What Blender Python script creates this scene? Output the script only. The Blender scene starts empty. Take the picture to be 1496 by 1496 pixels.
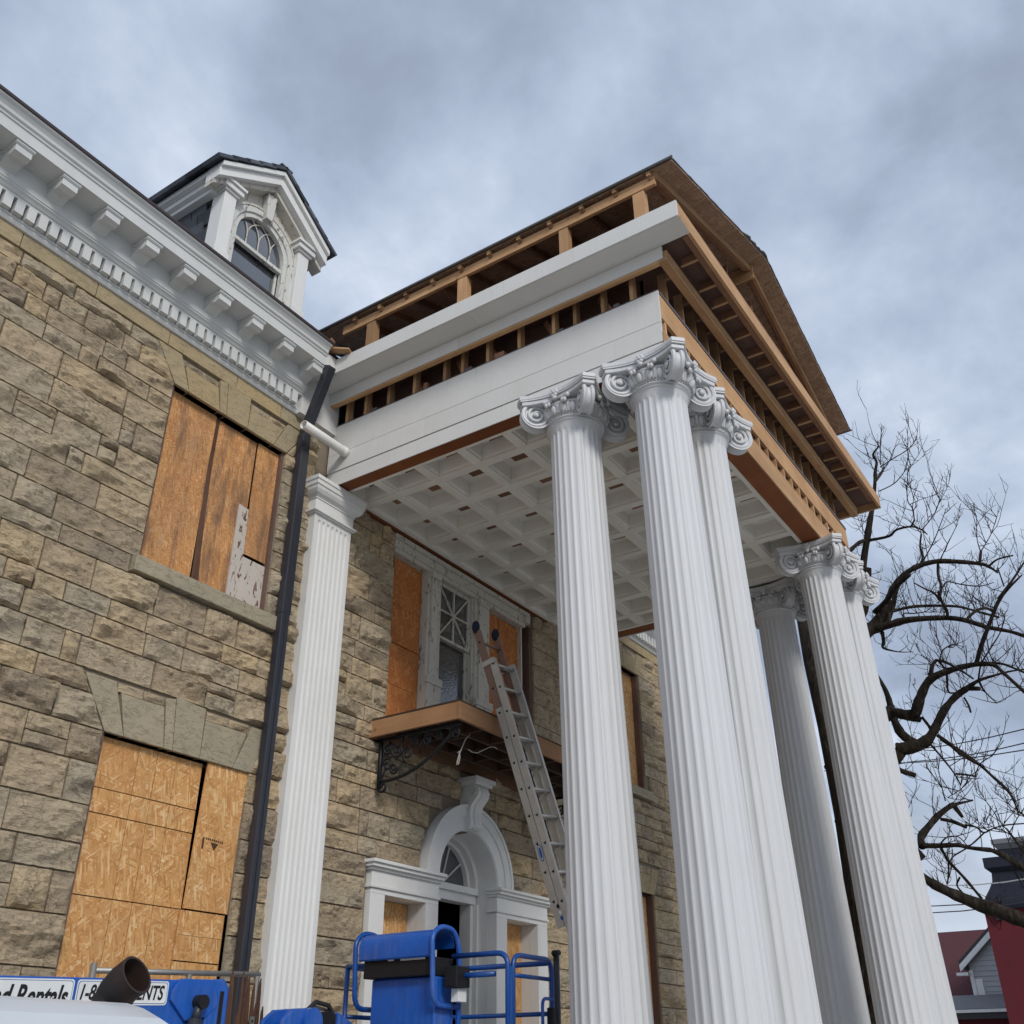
import bpy, math, random
from mathutils import Vector, Matrix, noise
random.seed(7)
scene = bpy.context.scene
COL = scene.collection
PI = math.pi

# ------------------------------------------------------------------ camera
# world: x runs along the facade, y into the house, z up; the lens is at the origin and the ground 1.6 m below it
YAW, PITCH, ROLL, FOCAL = math.radians(56.40723), math.radians(29.52781), math.radians(-0.33898), 1441.168
GROUND = -1.6
FWD = Vector((math.sin(YAW)*math.cos(PITCH), math.cos(YAW)*math.cos(PITCH), math.sin(PITCH)))
RIGHT0 = Vector((math.cos(YAW), -math.sin(YAW), 0))
UP0 = RIGHT0.cross(FWD)
RIGHT = RIGHT0*math.cos(ROLL) + UP0*math.sin(ROLL)
UP = UP0*math.cos(ROLL) - RIGHT0*math.sin(ROLL)
cam_data = bpy.data.cameras.new('camera')
cam = bpy.data.objects.new('camera', cam_data)
COL.objects.link(cam)
cam.matrix_world = Matrix(((RIGHT.x, UP.x, -FWD.x, 0), (RIGHT.y, UP.y, -FWD.y, 0), (RIGHT.z, UP.z, -FWD.z, 0), (0, 0, 0, 1)))
cam_data.sensor_fit = 'HORIZONTAL'
cam_data.angle = 2*math.atan(748/FOCAL)
cam_data.clip_start = 0.05
cam_data.clip_end = 3000
scene.camera = cam

# ------------------------------------------------------------------ sky, sun, exposure
SUN_ELEV, SUN_AZ = math.radians(33), math.radians(214)   # azimuth clockwise from +y
world = bpy.data.worlds.new('World'); scene.world = world
world.use_nodes = True
world.cycles.sampling_method = 'MANUAL'; world.cycles.sample_map_resolution = 256
nt = world.node_tree; nt.nodes.clear()
def wn(t, **k):
    n = nt.nodes.new(t)
    for a, b in k.items(): setattr(n, a, b)
    return n
L = nt.links.new
out = wn('ShaderNodeOutputWorld'); bg = wn('ShaderNodeBackground')
sky = wn('ShaderNodeTexSky', sky_type='NISHITA', sun_disc=False, sun_elevation=SUN_ELEV, sun_rotation=SUN_AZ)
sky_gain = wn('ShaderNodeMix', data_type='RGBA', blend_type='MULTIPLY'); sky_gain.inputs[0].default_value = 1
L(sky.outputs[0], sky_gain.inputs[6]); sky_gain.inputs[7].default_value = (0.1, 0.1, 0.1, 1)
tc = wn('ShaderNodeTexCoord')
sep = wn('ShaderNodeSeparateXYZ'); L(tc.outputs['Generated'], sep.inputs[0])
zz = wn('ShaderNodeMath', operation='MAXIMUM'); L(sep.outputs[2], zz.inputs[0]); zz.inputs[1].default_value = 0.0
zb = wn('ShaderNodeMath', operation='ADD'); L(zz.outputs[0], zb.inputs[0]); zb.inputs[1].default_value = 0.38
dx = wn('ShaderNodeMath', operation='DIVIDE'); L(sep.outputs[0], dx.inputs[0]); L(zb.outputs[0], dx.inputs[1])
dy = wn('ShaderNodeMath', operation='DIVIDE'); L(sep.outputs[1], dy.inputs[0]); L(zb.outputs[0], dy.inputs[1])
cmb = wn('ShaderNodeCombineXYZ'); L(dx.outputs[0], cmb.inputs[0]); L(dy.outputs[0], cmb.inputs[1]); cmb.inputs[2].default_value = 3.7
n1 = wn('ShaderNodeTexNoise'); n1.inputs['Scale'].default_value = 3.6; n1.inputs['Detail'].default_value = 7; n1.inputs['Roughness'].default_value = 0.56; n1.inputs['Distortion'].default_value = 0.12
L(cmb.outputs[0], n1.inputs['Vector'])
n2 = wn('ShaderNodeTexNoise'); n2.inputs['Scale'].default_value = 1.6; n2.inputs['Detail'].default_value = 3; n2.inputs['Roughness'].default_value = 0.5
L(cmb.outputs[0], n2.inputs['Vector'])
nm = wn('ShaderNodeMix', data_type='FLOAT'); nm.inputs[0].default_value = 0.45
L(n1.outputs[0], nm.inputs[2]); L(n2.outputs[0], nm.inputs[3])
ramp = wn('ShaderNodeValToRGB'); L(nm.outputs[0], ramp.inputs[0])
cr = ramp.color_ramp; cr.interpolation = 'B_SPLINE'
cr.elements[0].position = 0.40; cr.elements[0].color = (0.275, 0.325, 0.425, 1)
cr.elements[1].position = 0.62; cr.elements[1].color = (0.78, 0.83, 0.93, 1)
e = cr.elements.new(0.47); e.color = (0.375, 0.45, 0.58, 1)
e = cr.elements.new(0.55); e.color = (0.50, 0.575, 0.705, 1)
mixs = wn('ShaderNodeMix', data_type='RGBA'); mixs.inputs[0].default_value = 0.93
L(sky_gain.outputs[2], mixs.inputs[6]); L(ramp.outputs[0], mixs.inputs[7])
hz = wn('ShaderNodeMapRange'); hz.inputs[1].default_value = 0.02; hz.inputs[2].default_value = 0.24; hz.inputs[3].default_value = 0.62; hz.inputs[4].default_value = 0.0
L(sep.outputs[2], hz.inputs[0])
mixh = wn('ShaderNodeMix', data_type='RGBA'); L(hz.outputs[0], mixh.inputs[0]); L(mixs.outputs[2], mixh.inputs[6]); mixh.inputs[7].default_value = (0.80, 0.86, 0.94, 1)
L(mixh.outputs[2], bg.inputs[0]); bg.inputs[1].default_value = 0.86
L(bg.outputs[0], out.inputs[0])

sun_data = bpy.data.lights.new('sun', 'SUN'); sun_data.energy = 1.5; sun_data.angle = math.radians(14); sun_data.color = (1.0, 0.955, 0.89)
sun = bpy.data.objects.new('sun', sun_data); COL.objects.link(sun)
to_sun = Vector((math.sin(SUN_AZ)*math.cos(SUN_ELEV), math.cos(SUN_AZ)*math.cos(SUN_ELEV), math.sin(SUN_ELEV)))
sun.rotation_euler = to_sun.to_track_quat('Z', 'Y').to_euler()
sun.location = (0, -20, 30)
scene.cycles.max_bounces = 6; scene.cycles.diffuse_bounces = 4; scene.cycles.glossy_bounces = 2; scene.cycles.transmission_bounces = 2
scene.cycles.adaptive_threshold = 0.02
scene.view_settings.view_transform = 'Standard'
scene.view_settings.look = 'None'
scene.view_settings.gamma = 1
scene.view_settings.exposure = 0.45

# ------------------------------------------------------------------ helpers
def ray(px, py):
    return RIGHT*(px-748) - UP*(py-748) + FWD*FOCAL
def at_dist(px, py, dist):            # point seen at a pixel, at a horizontal distance
    d = ray(px, py); return d*(dist/math.hypot(d.x, d.y))
def proj(p):
    p = Vector(p); q = p.dot(FWD)
    return (748+FOCAL*p.dot(RIGHT)/q, 748-FOCAL*p.dot(UP)/q, q)

class MB:
    def __init__(self): self.v = []; self.f = []
    def add(self, vs, fs):
        o = len(self.v); self.v += [tuple(x) for x in vs]; self.f += [[i+o for i in q] for q in fs]; return self
    def box(self, x0, x1, y0, y1, z0, z1):
        return self.add([(x0,y0,z0),(x1,y0,z0),(x1,y1,z0),(x0,y1,z0),(x0,y0,z1),(x1,y0,z1),(x1,y1,z1),(x0,y1,z1)],
                        [(0,3,2,1),(4,5,6,7),(0,1,5,4),(1,2,6,5),(2,3,7,6),(3,0,4,7)])
    def prism(self, poly, plane, a, b):
        # polygon in 'xz' (extruded along y), 'yz' (along x) or 'xy' (along z)
        n = len(poly)
        area = sum(poly[i][0]*poly[(i+1)%n][1]-poly[(i+1)%n][0]*poly[i][1] for i in range(n))
        if (area < 0) != (plane == 'xz'): poly = poly[::-1]
        def P(u, w, t):
            return (u, t, w) if plane == 'xz' else (t, u, w) if plane == 'yz' else (u, w, t)
        vs = [P(u, w, a) for u, w in poly] + [P(u, w, b) for u, w in poly]
        fs = [tuple(range(n))[::-1], tuple(range(n, 2*n))]
        fs += [(i, (i+1) % n, n+(i+1) % n, n+i) for i in range(n)]
        if a > b: fs = [q[::-1] for q in fs]
        return self.add(vs, fs)
    def beam(self, p0, p1, w, h, up=(0, 0, 1)):
        p0 = Vector(p0); p1 = Vector(p1); d = (p1-p0).normalized(); u = Vector(up)
        s = d.cross(u).normalized(); u = s.cross(d).normalized()
        vs = []
        for p in (p0, p1):
            for a, b in ((-1,-1),(1,-1),(1,1),(-1,1)): vs.append(p+s*(a*w/2)+u*(b*h/2))
        return self.add(vs, [(3,2,1,0),(4,5,6,7),(0,1,5,4),(1,2,6,5),(2,3,7,6),(3,0,4,7)])
    def tube(self, pts, rad, n=8, cap=True):
        pts = [Vector(p) for p in pts]
        if not isinstance(rad, (list, tuple)): rad = [rad]*len(pts)
        o = len(self.v); prev = None
        for i, p in enumerate(pts):
            d = (pts[min(i+1, len(pts)-1)]-pts[max(i-1, 0)])
            d = d.normalized() if d.length > 1e-9 else Vector((0,0,1))
            if prev is None:
                a = Vector((0,0,1)) if abs(d.z) < .9 else Vector((1,0,0))
                s = d.cross(a).normalized()
            else:
                s = (prev-d*prev.dot(d)); s = s.normalized() if s.length > 1e-6 else d.orthogonal().normalized()
            prev = s; t = d.cross(s)
            for k in range(n):
                an = 2*PI*k/n
                self.v.append(tuple(p+(s*math.cos(an)+t*math.sin(an))*rad[i]))
        m = len(pts)
        for i in range(m-1):
            for k in range(n):
                k2 = (k+1) % n
                self.f.append([o+i*n+k, o+i*n+k2, o+(i+1)*n+k2, o+(i+1)*n+k])
        if cap:
            self.f.append([o+k for k in range(n)][::-1]); self.f.append([o+(m-1)*n+k for k in range(n)])
        return self
    def lathe(self, prof, c=(0,0,0), n=32, axis='z', cap=True):
        o = len(self.v)
        for r, h in prof:
            for k in range(n):
                a = 2*PI*k/n; x, y = r*math.cos(a), r*math.sin(a)
                q = (x, y, h) if axis == 'z' else (x, h, y) if axis == 'y' else (h, x, y)
                self.v.append((q[0]+c[0], q[1]+c[1], q[2]+c[2]))
        for i in range(len(prof)-1):
            for k in range(n):
                k2 = (k+1) % n; q = [o+i*n+k, o+i*n+k2, o+(i+1)*n+k2, o+(i+1)*n+k]
                self.f.append(q if axis != 'y' else q[::-1])
        if cap:
            b = [o+k for k in range(n)][::-1]; t = [o+(len(prof)-1)*n+k for k in range(n)]
            if axis == 'y': b = b[::-1]; t = t[::-1]
            self.f += [b, t]
        return self
    def ball(self, c, rx, ry, rz, n=10, m=6):
        prof = []
        vs = []; fs = []
        for i in range(m+1):
            th = PI*i/m
            for k in range(n):
                a = 2*PI*k/n
                vs.append((c[0]+rx*math.sin(th)*math.cos(a), c[1]+ry*math.sin(th)*math.sin(a), c[2]-rz*math.cos(th)))
        for i in range(m):
            for k in range(n):
                k2 = (k+1) % n; fs.append((i*n+k, i*n+k2, (i+1)*n+k2, (i+1)*n+k))
        return self.add(vs, fs)
    def xform(self, M):
        self.v = [tuple(M @ Vector(p)) for p in self.v]; return self
    def mesh(self, name, mat, off=(0,0,0), smooth=False):
        me = bpy.data.meshes.new(name)
        ox, oy, oz = off
        me.from_pydata([(x-ox, y-oy, z-oz) for x, y, z in self.v], [], self.f)
        me.materials.append(mat)
        if smooth:
            me.polygons.foreach_set('use_smooth', [True]*len(me.polygons))
        me.update()
        return me

def root_of(o):
    while o.parent is not None: o = o.parent
    return o
def link(o, parent=None):
    COL.objects.link(o)
    if parent is not None: o.parent = parent
    return o
def build(name, mb, mat, parent=None, smooth=False, bevel=0.0, auto=None):
    off = root_of(parent).location if parent is not None else (0,0,0)
    me = mb.mesh(name, mat, off, smooth)
    o = bpy.data.objects.new(name, me)
    link(o, parent)
    if bevel:
        b = o.modifiers.new('bevel', 'BEVEL'); b.width = bevel; b.segments = 2; b.limit_method = 'ANGLE'; b.angle_limit = math.radians(50)
    if auto:
        me.polygons.foreach_set('use_smooth', [True]*len(me.polygons))
        me.set_sharp_from_angle(angle=math.radians(auto))
    return o
def piece(name, me, loc, parent, rot=None):       # another object on shared mesh data
    o = bpy.data.objects.new(name, me); link(o, parent)
    o.location = Vector(loc) - Vector(root_of(parent).location)
    if rot: o.rotation_euler = rot
    return o
def thing(name, label, cat, loc, group=None):
    o = bpy.data.objects.new(name, None); link(o); o.location = loc
    o.empty_display_size = 0.2
    o['label'] = label; o['category'] = cat
    if group: o['group'] = group
    return o
def holder(name, parent):                          # an empty part that carries sub-parts
    o = bpy.data.objects.new(name, None); link(o, parent); return o

# ------------------------------------------------------------------ materials
def mat_new(name):
    m = bpy.data.materials.new(name); m.use_nodes = True
    nt = m.node_tree; b = nt.nodes['Principled BSDF']
    return m, nt, b
def nd(nt, t, **k):
    n = nt.nodes.new(t)
    for a, b in k.items():
        if a in n.inputs.keys(): n.inputs[a].default_value = b
        else: setattr(n, a, b)
    return n
def rampn(nt, src, stops, interp='LINEAR'):
    r = nt.nodes.new('ShaderNodeValToRGB'); r.color_ramp.interpolation = interp
    els = r.color_ramp.elements
    while len(els) < len(stops): els.new(0.5)
    for e, (p, c) in zip(els, stops):
        e.position = p; e.color = (c[0], c[1], c[2], 1)
    nt.links.new(src, r.inputs[0]); return r.outputs[0]
def mixc(nt, fac, a, b, mode='MIX'):
    m = nt.nodes.new('ShaderNodeMix'); m.data_type = 'RGBA'; m.blend_type = mode
    for s, i in ((fac, 0), (a, 6), (b, 7)):
        if isinstance(s, (int, float)): m.inputs[i].default_value = s
        elif isinstance(s, (tuple, list)): m.inputs[i].default_value = (s[0], s[1], s[2], 1)
        else: nt.links.new(s, m.inputs[i])
    return m.outputs[2]
def coords(nt, scale=(1,1,1), rot=(0,0,0), jitter=True):
    tc = nt.nodes.new('ShaderNodeTexCoord')
    mp = nt.nodes.new('ShaderNodeMapping'); mp.inputs['Scale'].default_value = scale; mp.inputs['Rotation'].default_value = rot
    nt.links.new(tc.outputs['Object'], mp.inputs[0])
    if jitter:
        oi = nt.nodes.new('ShaderNodeObjectInfo')
        ml = nt.nodes.new('ShaderNodeMath'); ml.operation = 'MULTIPLY'; ml.inputs[1].default_value = 37.0
        nt.links.new(oi.outputs['Random'], ml.inputs[0])
        cb = nt.nodes.new('ShaderNodeCombineXYZ')
        for i in range(3): nt.links.new(ml.outputs[0], cb.inputs[i])
        nt.links.new(cb.outputs[0], mp.inputs['Location'])
    return mp.outputs[0]
def noisen(nt, vec, scale, detail=4, rough=0.55, dist=0.0):
    n = nt.nodes.new('ShaderNodeTexNoise')
    n.inputs['Scale'].default_value = scale; n.inputs['Detail'].default_value = detail; n.inputs['Roughness'].default_value = rough; n.inputs['Distortion'].default_value = dist
    nt.links.new(vec, n.inputs['Vector']); return n.outputs[0]
def bump(nt, b, h, strength=0.3, dist=0.02):
    n = nt.nodes.new('ShaderNodeBump'); n.inputs['Strength'].default_value = strength; n.inputs['Distance'].default_value = dist
    nt.links.new(h, n.inputs['Height']); nt.links.new(n.outputs[0], b.inputs['Normal'])
def obrand(nt):
    return nt.nodes.new('ShaderNodeObjectInfo').outputs['Random']

def paint(name, col, rough=0.5, var=0.08, dirt=0.25, dirtcol=None, scale=2.5, streak=True, spec=0.4, grime=0.0):
    m, nt, b = mat_new(name)
    v = coords(nt, (1,1,0.25) if streak else (1,1,1))
    n = noisen(nt, v, scale, 6, 0.6)
    d = dirtcol or tuple(c*0.6 for c in col)
    f = rampn(nt, n, [(0.42, (0,0,0)), (0.75, (dirt,)*3)])
    c = mixc(nt, f, col, d)
    r = obrand(nt)
    mm = nt.nodes.new('ShaderNodeMapRange'); mm.inputs[3].default_value = 1-var; mm.inputs[4].default_value = 1+var*0.4
    nt.links.new(r, mm.inputs[0])
    hs = nt.nodes.new('ShaderNodeHueSaturation'); nt.links.new(mm.outputs[0], hs.inputs['Value']); nt.links.new(c, hs.inputs['Color'])
    nt.links.new(hs.outputs[0], b.inputs['Base Color'])
    b.inputs['Roughness'].default_value = rough; b.inputs['Specular IOR Level'].default_value = spec
    if grime:
        g1 = noisen(nt, coords(nt, (1,1,0.10)), 26, 5, 0.65); g2 = noisen(nt, coords(nt), 1.3, 3, 0.6)
        gm = nt.nodes.new('ShaderNodeMath'); gm.operation = 'MULTIPLY'; nt.links.new(g1, gm.inputs[0]); nt.links.new(g2, gm.inputs[1])
        c2 = mixc(nt, rampn(nt, gm.outputs[0], [(0.22, (0,0,0)), (0.42, (grime,)*3)]), hs.outputs[0], (0.36,0.33,0.26))
        sp = noisen(nt, coords(nt), 75, 2, 0.5)
        c2 = mixc(nt, rampn(nt, sp, [(0.72, (0,0,0)), (0.76, (grime*.9,)*3)]), c2, (0.20,0.18,0.15))
        nt.links.new(c2, b.inputs['Base Color'])
    n2 = noisen(nt, coords(nt), 60, 3)
    bump(nt, b, n2, 0.06, 0.004)
    return m
def metal(name, col, rough=0.4, metallic=1.0, wear=0.3):
    m, nt, b = mat_new(name)
    n = noisen(nt, coords(nt), 9, 5, 0.6)
    c = mixc(nt, rampn(nt, n, [(0.4, (0,0,0)), (0.8, (wear,)*3)]), col, tuple(x*0.45 for x in col))
    nt.links.new(c, b.inputs['Base Color'])
    b.inputs['Metallic'].default_value = metallic
    rr = nt.nodes.new('ShaderNodeMapRange'); rr.inputs[3].default_value = rough-0.08; rr.inputs[4].default_value = rough+0.15
    nt.links.new(n, rr.inputs[0]); nt.links.new(rr.outputs[0], b.inputs['Roughness'])
    return m
def plain(name, col, rough=0.7, spec=0.3):
    m, nt, b = mat_new(name)
    n = noisen(nt, coords(nt), 6, 4)
    nt.links.new(mixc(nt, n, tuple(x*0.8 for x in col), tuple(min(1, x*1.18) for x in col)), b.inputs['Base Color'])
    b.inputs['Roughness'].default_value = rough; b.inputs['Specular IOR Level'].default_value = spec
    return m
def wood(name, c1, c2, axis='y', scale=7, rough=0.75, knots=True):
    m, nt, b = mat_new(name)
    sc = {'x': (0.06,1,1), 'y': (1,0.06,1), 'z': (1,1,0.06)}[axis]
    v = coords(nt, sc)
    n = noisen(nt, v, scale*3, 5, 0.6, 0.6)
    c = mixc(nt, n, c1, c2)
    big = noisen(nt, coords(nt), 1.7, 3)
    c = mixc(nt, rampn(nt, big, [(0.4, (0,0,0)), (0.7, (0.45,)*3)]), c, tuple(x*0.62 for x in c1))
    if knots:
        vo = nt.nodes.new('ShaderNodeTexVoronoi'); vo.inputs['Scale'].default_value = 3.2
        nt.links.new(coords(nt), vo.inputs['Vector'])
        c = mixc(nt, rampn(nt, vo.outputs[0], [(0.0, (0.8,)*3), (0.09, (0,0,0))]), c, (c1[0]*0.3, c1[1]*0.25, c1[2]*0.2))
    hs = nt.nodes.new('ShaderNodeHueSaturation')
    mr = nt.nodes.new('ShaderNodeMapRange'); mr.inputs[3].default_value = 0.62; mr.inputs[4].default_value = 1.15
    nt.links.new(obrand(nt), mr.inputs[0]); nt.links.new(mr.outputs[0], hs.inputs['Value']); nt.links.new(c, hs.inputs['Color'])
    nt.links.new(hs.outputs[0], b.inputs['Base Color']); b.inputs['Roughness'].default_value = rough
    b.inputs['Specular IOR Level'].default_value = 0.25
    bump(nt, b, n, 0.25, 0.004)
    return m
def osb(name, cols, stain=0.3, staincol=(0.06,0.035,0.025), strand=1.0, axis='Y_AXIS'):
    m, nt, b = mat_new(name)
    v = coords(nt)
    val = None; hgt = None
    for k, (ang, ln, wd, thr) in enumerate(((0.25, 8, 52, 0), (1.15, 9, 60, .40), (2.2, 10, 66, .5), (2.95, 8, 58, .55), (0.7, 11, 70, .62), (1.75, 10, 62, .66))):
        rt = nt.nodes.new('ShaderNodeVectorRotate'); rt.rotation_type = axis; rt.inputs['Angle'].default_value = ang; nt.links.new(v, rt.inputs[0])
        s = (ln*strand, 3, wd*strand) if axis == 'Y_AXIS' else (ln*strand, wd*strand, 3)
        ms = nt.nodes.new('ShaderNodeMapping'); ms.inputs['Scale'].default_value = s; ms.inputs['Location'].default_value = (k*3.3, k*1.7, k*2.1); nt.links.new(rt.outputs[0], ms.inputs[0])
        vo = nt.nodes.new('ShaderNodeTexVoronoi'); vo.inputs['Scale'].default_value = 1; vo.inputs['Randomness'].default_value = 1; nt.links.new(ms.outputs[0], vo.inputs['Vector'])
        sp = nt.nodes.new('ShaderNodeSeparateColor'); nt.links.new(vo.outputs['Color'], sp.inputs[0])
        if val is None: val = sp.outputs[0]
        else:
            gt = nt.nodes.new('ShaderNodeMath'); gt.operation = 'GREATER_THAN'; gt.inputs[1].default_value = thr; nt.links.new(sp.outputs[1], gt.inputs[0])
            mx = nt.nodes.new('ShaderNodeMix'); mx.data_type = 'FLOAT'; nt.links.new(gt.outputs[0], mx.inputs[0]); nt.links.new(val, mx.inputs[2]); nt.links.new(sp.outputs[0], mx.inputs[3]); val = mx.outputs[0]
    c = rampn(nt, val, [(0.0, cols[0]), (0.35, cols[1]), (0.75, cols[2]), (1.0, cols[3])])
    big = noisen(nt, coords(nt, (1,1,1)), 4.5, 4, 0.6)
    c = mixc(nt, rampn(nt, big, [(0.35, (0.35,)*3), (0.6, (0,0,0))]), c, tuple(x*0.62 for x in cols[1]))
    st = noisen(nt, coords(nt, (1,1,0.3)), 1.6, 5, 0.65)
    c = mixc(nt, rampn(nt, st, [(0.45, (0,0,0)), (0.75, (stain,)*3)]), c, staincol)
    if stain > .6:
        st2 = noisen(nt, coords(nt, (1,1,0.16)), 5.5, 6, 0.7, 0.3)
        c = mixc(nt, rampn(nt, st2, [(0.50, (0,0,0)), (0.64, (stain*.85,)*3)]), c, staincol)
        c = mixc(nt, rampn(nt, st2, [(0.30, (.45,)*3), (0.42, (0,0,0))]), c, (0.40,0.27,0.17))
    nt.links.new(c, b.inputs['Base Color']); b.inputs['Roughness'].default_value = 0.75; b.inputs['Specular IOR Level'].default_value = 0.25
    bump(nt, b, val, 0.18, 0.003)
    return m
def sandstone(name, cols, rough_bump=0.95, stain=0.62, fine=1.0):
    m, nt, b = mat_new(name)
    v = coords(nt)
    base = rampn(nt, obrand(nt), [(0.0, cols[0]), (0.35, cols[1]), (0.7, cols[2]), (1.0, cols[3])])
    n = noisen(nt, v, 5, 6, 0.65)
    c = mixc(nt, rampn(nt, n, [(0.3, (0.3,)*3), (0.7, (0,0,0))]), base, tuple(x*0.45 for x in cols[0]))
    n3 = noisen(nt, coords(nt, (1,1,2.5)), 11, 5, 0.7, 0.5)
    c = mixc(nt, rampn(nt, n3, [(0.52, (0,0,0)), (0.72, (stain,)*3)]), c, (0.10, 0.082, 0.064))
    n4 = noisen(nt, v, 2.3, 3)
    c = mixc(nt, rampn(nt, n4, [(0.5, (0,0,0)), (0.75, (0.4,)*3)]), c, cols[3])
    # bedding seams and spalls
    wv = noisen(nt, coords(nt, (1,1,3.2)), 3.5, 4, 0.6, 0.8)
    seam = nt.nodes.new('ShaderNodeMath'); seam.operation = 'SUBTRACT'; seam.inputs[1].default_value = 0.5; nt.links.new(wv, seam.inputs[0])
    ab = nt.nodes.new('ShaderNodeMath'); ab.operation = 'ABSOLUTE'; nt.links.new(seam.outputs[0], ab.inputs[0])
    c = mixc(nt, rampn(nt, ab.outputs[0], [(0.0, (stain*.8,)*3), (0.02, (0,0,0))]), c, (0.085, 0.066, 0.05))
    vo = nt.nodes.new('ShaderNodeTexVoronoi'); vo.feature = 'DISTANCE_TO_EDGE'; vo.inputs['Scale'].default_value = 7.5*fine
    wp = nt.nodes.new('ShaderNodeMixRGB'); wp.inputs[0].default_value = 0.12; cv = coords(nt, (1,1,2.0)); nt.links.new(cv, wp.inputs[1])
    wn_ = nt.nodes.new('ShaderNodeTexNoise'); wn_.inputs['Scale'].default_value = 6; wn_.inputs['Detail'].default_value = 4; nt.links.new(cv, wn_.inputs['Vector']); nt.links.new(wn_.outputs[1], wp.inputs[2]); nt.links.new(wp.outputs[0], vo.inputs['Vector'])
    ck = rampn(nt, vo.outputs[0], [(0.0, (1,1,1)), (0.035, (0,0,0))])
    mk = rampn(nt, noisen(nt, coords(nt), 4.2, 3), [(0.48, (0,0,0)), (0.60, (stain,)*3)])
    c = mixc(nt, mixc(nt, 1.0, ck, mk, 'MULTIPLY'), c, (0.07, 0.052, 0.04))
    nt.links.new(c, b.inputs['Base Color']); b.inputs['Roughness'].default_value = 0.9; b.inputs['Specular IOR Level'].default_value = 0.15
    nb = noisen(nt, coords(nt, (1,1,1.8)), 22*fine, 8, 0.68, 0.4)
    bump(nt, b, nb, rough_bump, 0.025)
    return m
def peeling(name, paintcol, woodcol, thr=0.55):
    m, nt, b = mat_new(name)
    v = coords(nt, (1,1,0.35))
    n = noisen(nt, v, 22, 6, 0.65, 0.6)
    f = rampn(nt, n, [(thr, (0,0,0)), (thr+0.04, (1,1,1))])
    n2 = noisen(nt, coords(nt), 3, 4)
    pc = mixc(nt, n2, paintcol, tuple(x*0.75 for x in paintcol))
    nt.links.new(mixc(nt, f, pc, woodcol), b.inputs['Base Color'])
    b.inputs['Roughness'].default_value = 0.7
    bump(nt, b, f, -0.5, 0.004)
    return m
def glass(name, col=(0.035,0.04,0.048), rough=0.04, wav=0.0):
    m, nt, b = mat_new(name)
    b.inputs['Base Color'].default_value = (*col, 1); b.inputs['Roughness'].default_value = rough
    b.inputs['Specular IOR Level'].default_value = 1.0; b.inputs['IOR'].default_value = 1.9
    if wav:
        bump(nt, b, noisen(nt, coords(nt), 26, 3, 0.6, 1.0), wav, 0.01)
    return m

M = {}
M['white'] = paint('white_paint', (0.70,0.70,0.685), 0.55, 0.04, 0.2, (0.50,0.48,0.43), grime=0.12)
M['white_board'] = paint('white_board', (0.64,0.64,0.625), 0.6, 0.05, 0.2, (0.52,0.50,0.46), grime=0.12)
M['column'] = paint('column_paint', (0.575,0.582,0.595), 0.5, 0.02, 0.08, (0.50,0.49,0.44), 1.6, grime=0.12)
M['cornice'] = paint('cornice_paint', (0.60,0.61,0.60), 0.5, 0.05, 0.3, (0.38,0.38,0.36))
M['ceiling'] = paint('ceiling_paint', (0.80,0.775,0.71), 0.6, 0.05, 0.35, (0.56,0.52,0.44), 1.8, False)
M['old_white'] = peeling('weathered_white', (0.62,0.59,0.52), (0.19,0.16,0.12), 0.58)
M['peel'] = peeling('peeling_white', (0.66,0.66,0.62), (0.20,0.18,0.15), 0.57)
M['stone'] = sandstone('sandstone', [(0.33,0.27,0.20),(0.53,0.41,0.265),(0.45,0.385,0.285),(0.57,0.435,0.26)])
M['ashlar'] = sandstone('dressed_sandstone', [(0.38,0.31,0.20),(0.43,0.34,0.20),(0.37,0.315,0.215),(0.45,0.345,0.19)], 0.3, 0.5, 2)
M['ashlar_grey'] = sandstone('dressed_grey_sandstone', [(0.37,0.325,0.235),(0.41,0.35,0.245),(0.36,0.325,0.245),(0.45,0.37,0.24)], 0.3, 0.55, 2)
M['mortar'] = plain('mortar', (0.22,0.185,0.14), 0.95, 0.1)
M['osb'] = osb('osb_board', [(0.46,0.21,0.07),(0.60,0.315,0.115),(0.67,0.385,0.155),(0.78,0.55,0.30)], 0.3, (0.40,0.18,0.07))
M['osb_old'] = osb('weathered_osb', [(0.40,0.17,0.06),(0.57,0.27,0.095),(0.64,0.335,0.135),(0.72,0.45,0.23)], 0.8, (0.12,0.075,0.058), 1.9)
M['osb_red'] = osb('reddish_board', [(0.40,0.13,0.035),(0.47,0.165,0.048),(0.52,0.20,0.062),(0.60,0.28,0.11)], 0.25, (0.12,0.045,0.025), 0.8)
M['osb_roof'] = osb('roof_sheathing', [(0.29,0.18,0.115),(0.39,0.255,0.165),(0.46,0.31,0.21),(0.54,0.39,0.28)], 0.3, (0.15,0.10,0.07), 1.0, 'Z_AXIS')
for ax in 'xyz':
    M['lumber_'+ax] = wood('lumber_'+ax, (0.37,0.195,0.09), (0.64,0.415,0.23), ax)
M['lumber_aged'] = wood('aged_lumber', (0.26,0.135,0.065), (0.40,0.225,0.115), 'y')  # weathered brown, darkened further to put the portico's shade into the colour
M['lumber_aged_shade_x'] = wood('aged_lumber_shade_x', (0.26,0.135,0.065), (0.40,0.225,0.115), 'x')
M['lumber_old'] = wood('old_lumber', (0.25,0.125,0.075), (0.38,0.215,0.13), 'y')
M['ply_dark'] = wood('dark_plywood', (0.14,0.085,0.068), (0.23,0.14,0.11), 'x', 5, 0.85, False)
M['beam_red'] = wood('reddish_beam', (0.19,0.06,0.02), (0.30,0.105,0.035), 'y', 8, 0.6, False)
M['beam_red_x'] = wood('reddish_beam_x', (0.19,0.06,0.02), (0.30,0.105,0.035), 'x', 8, 0.6, False)
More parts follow.
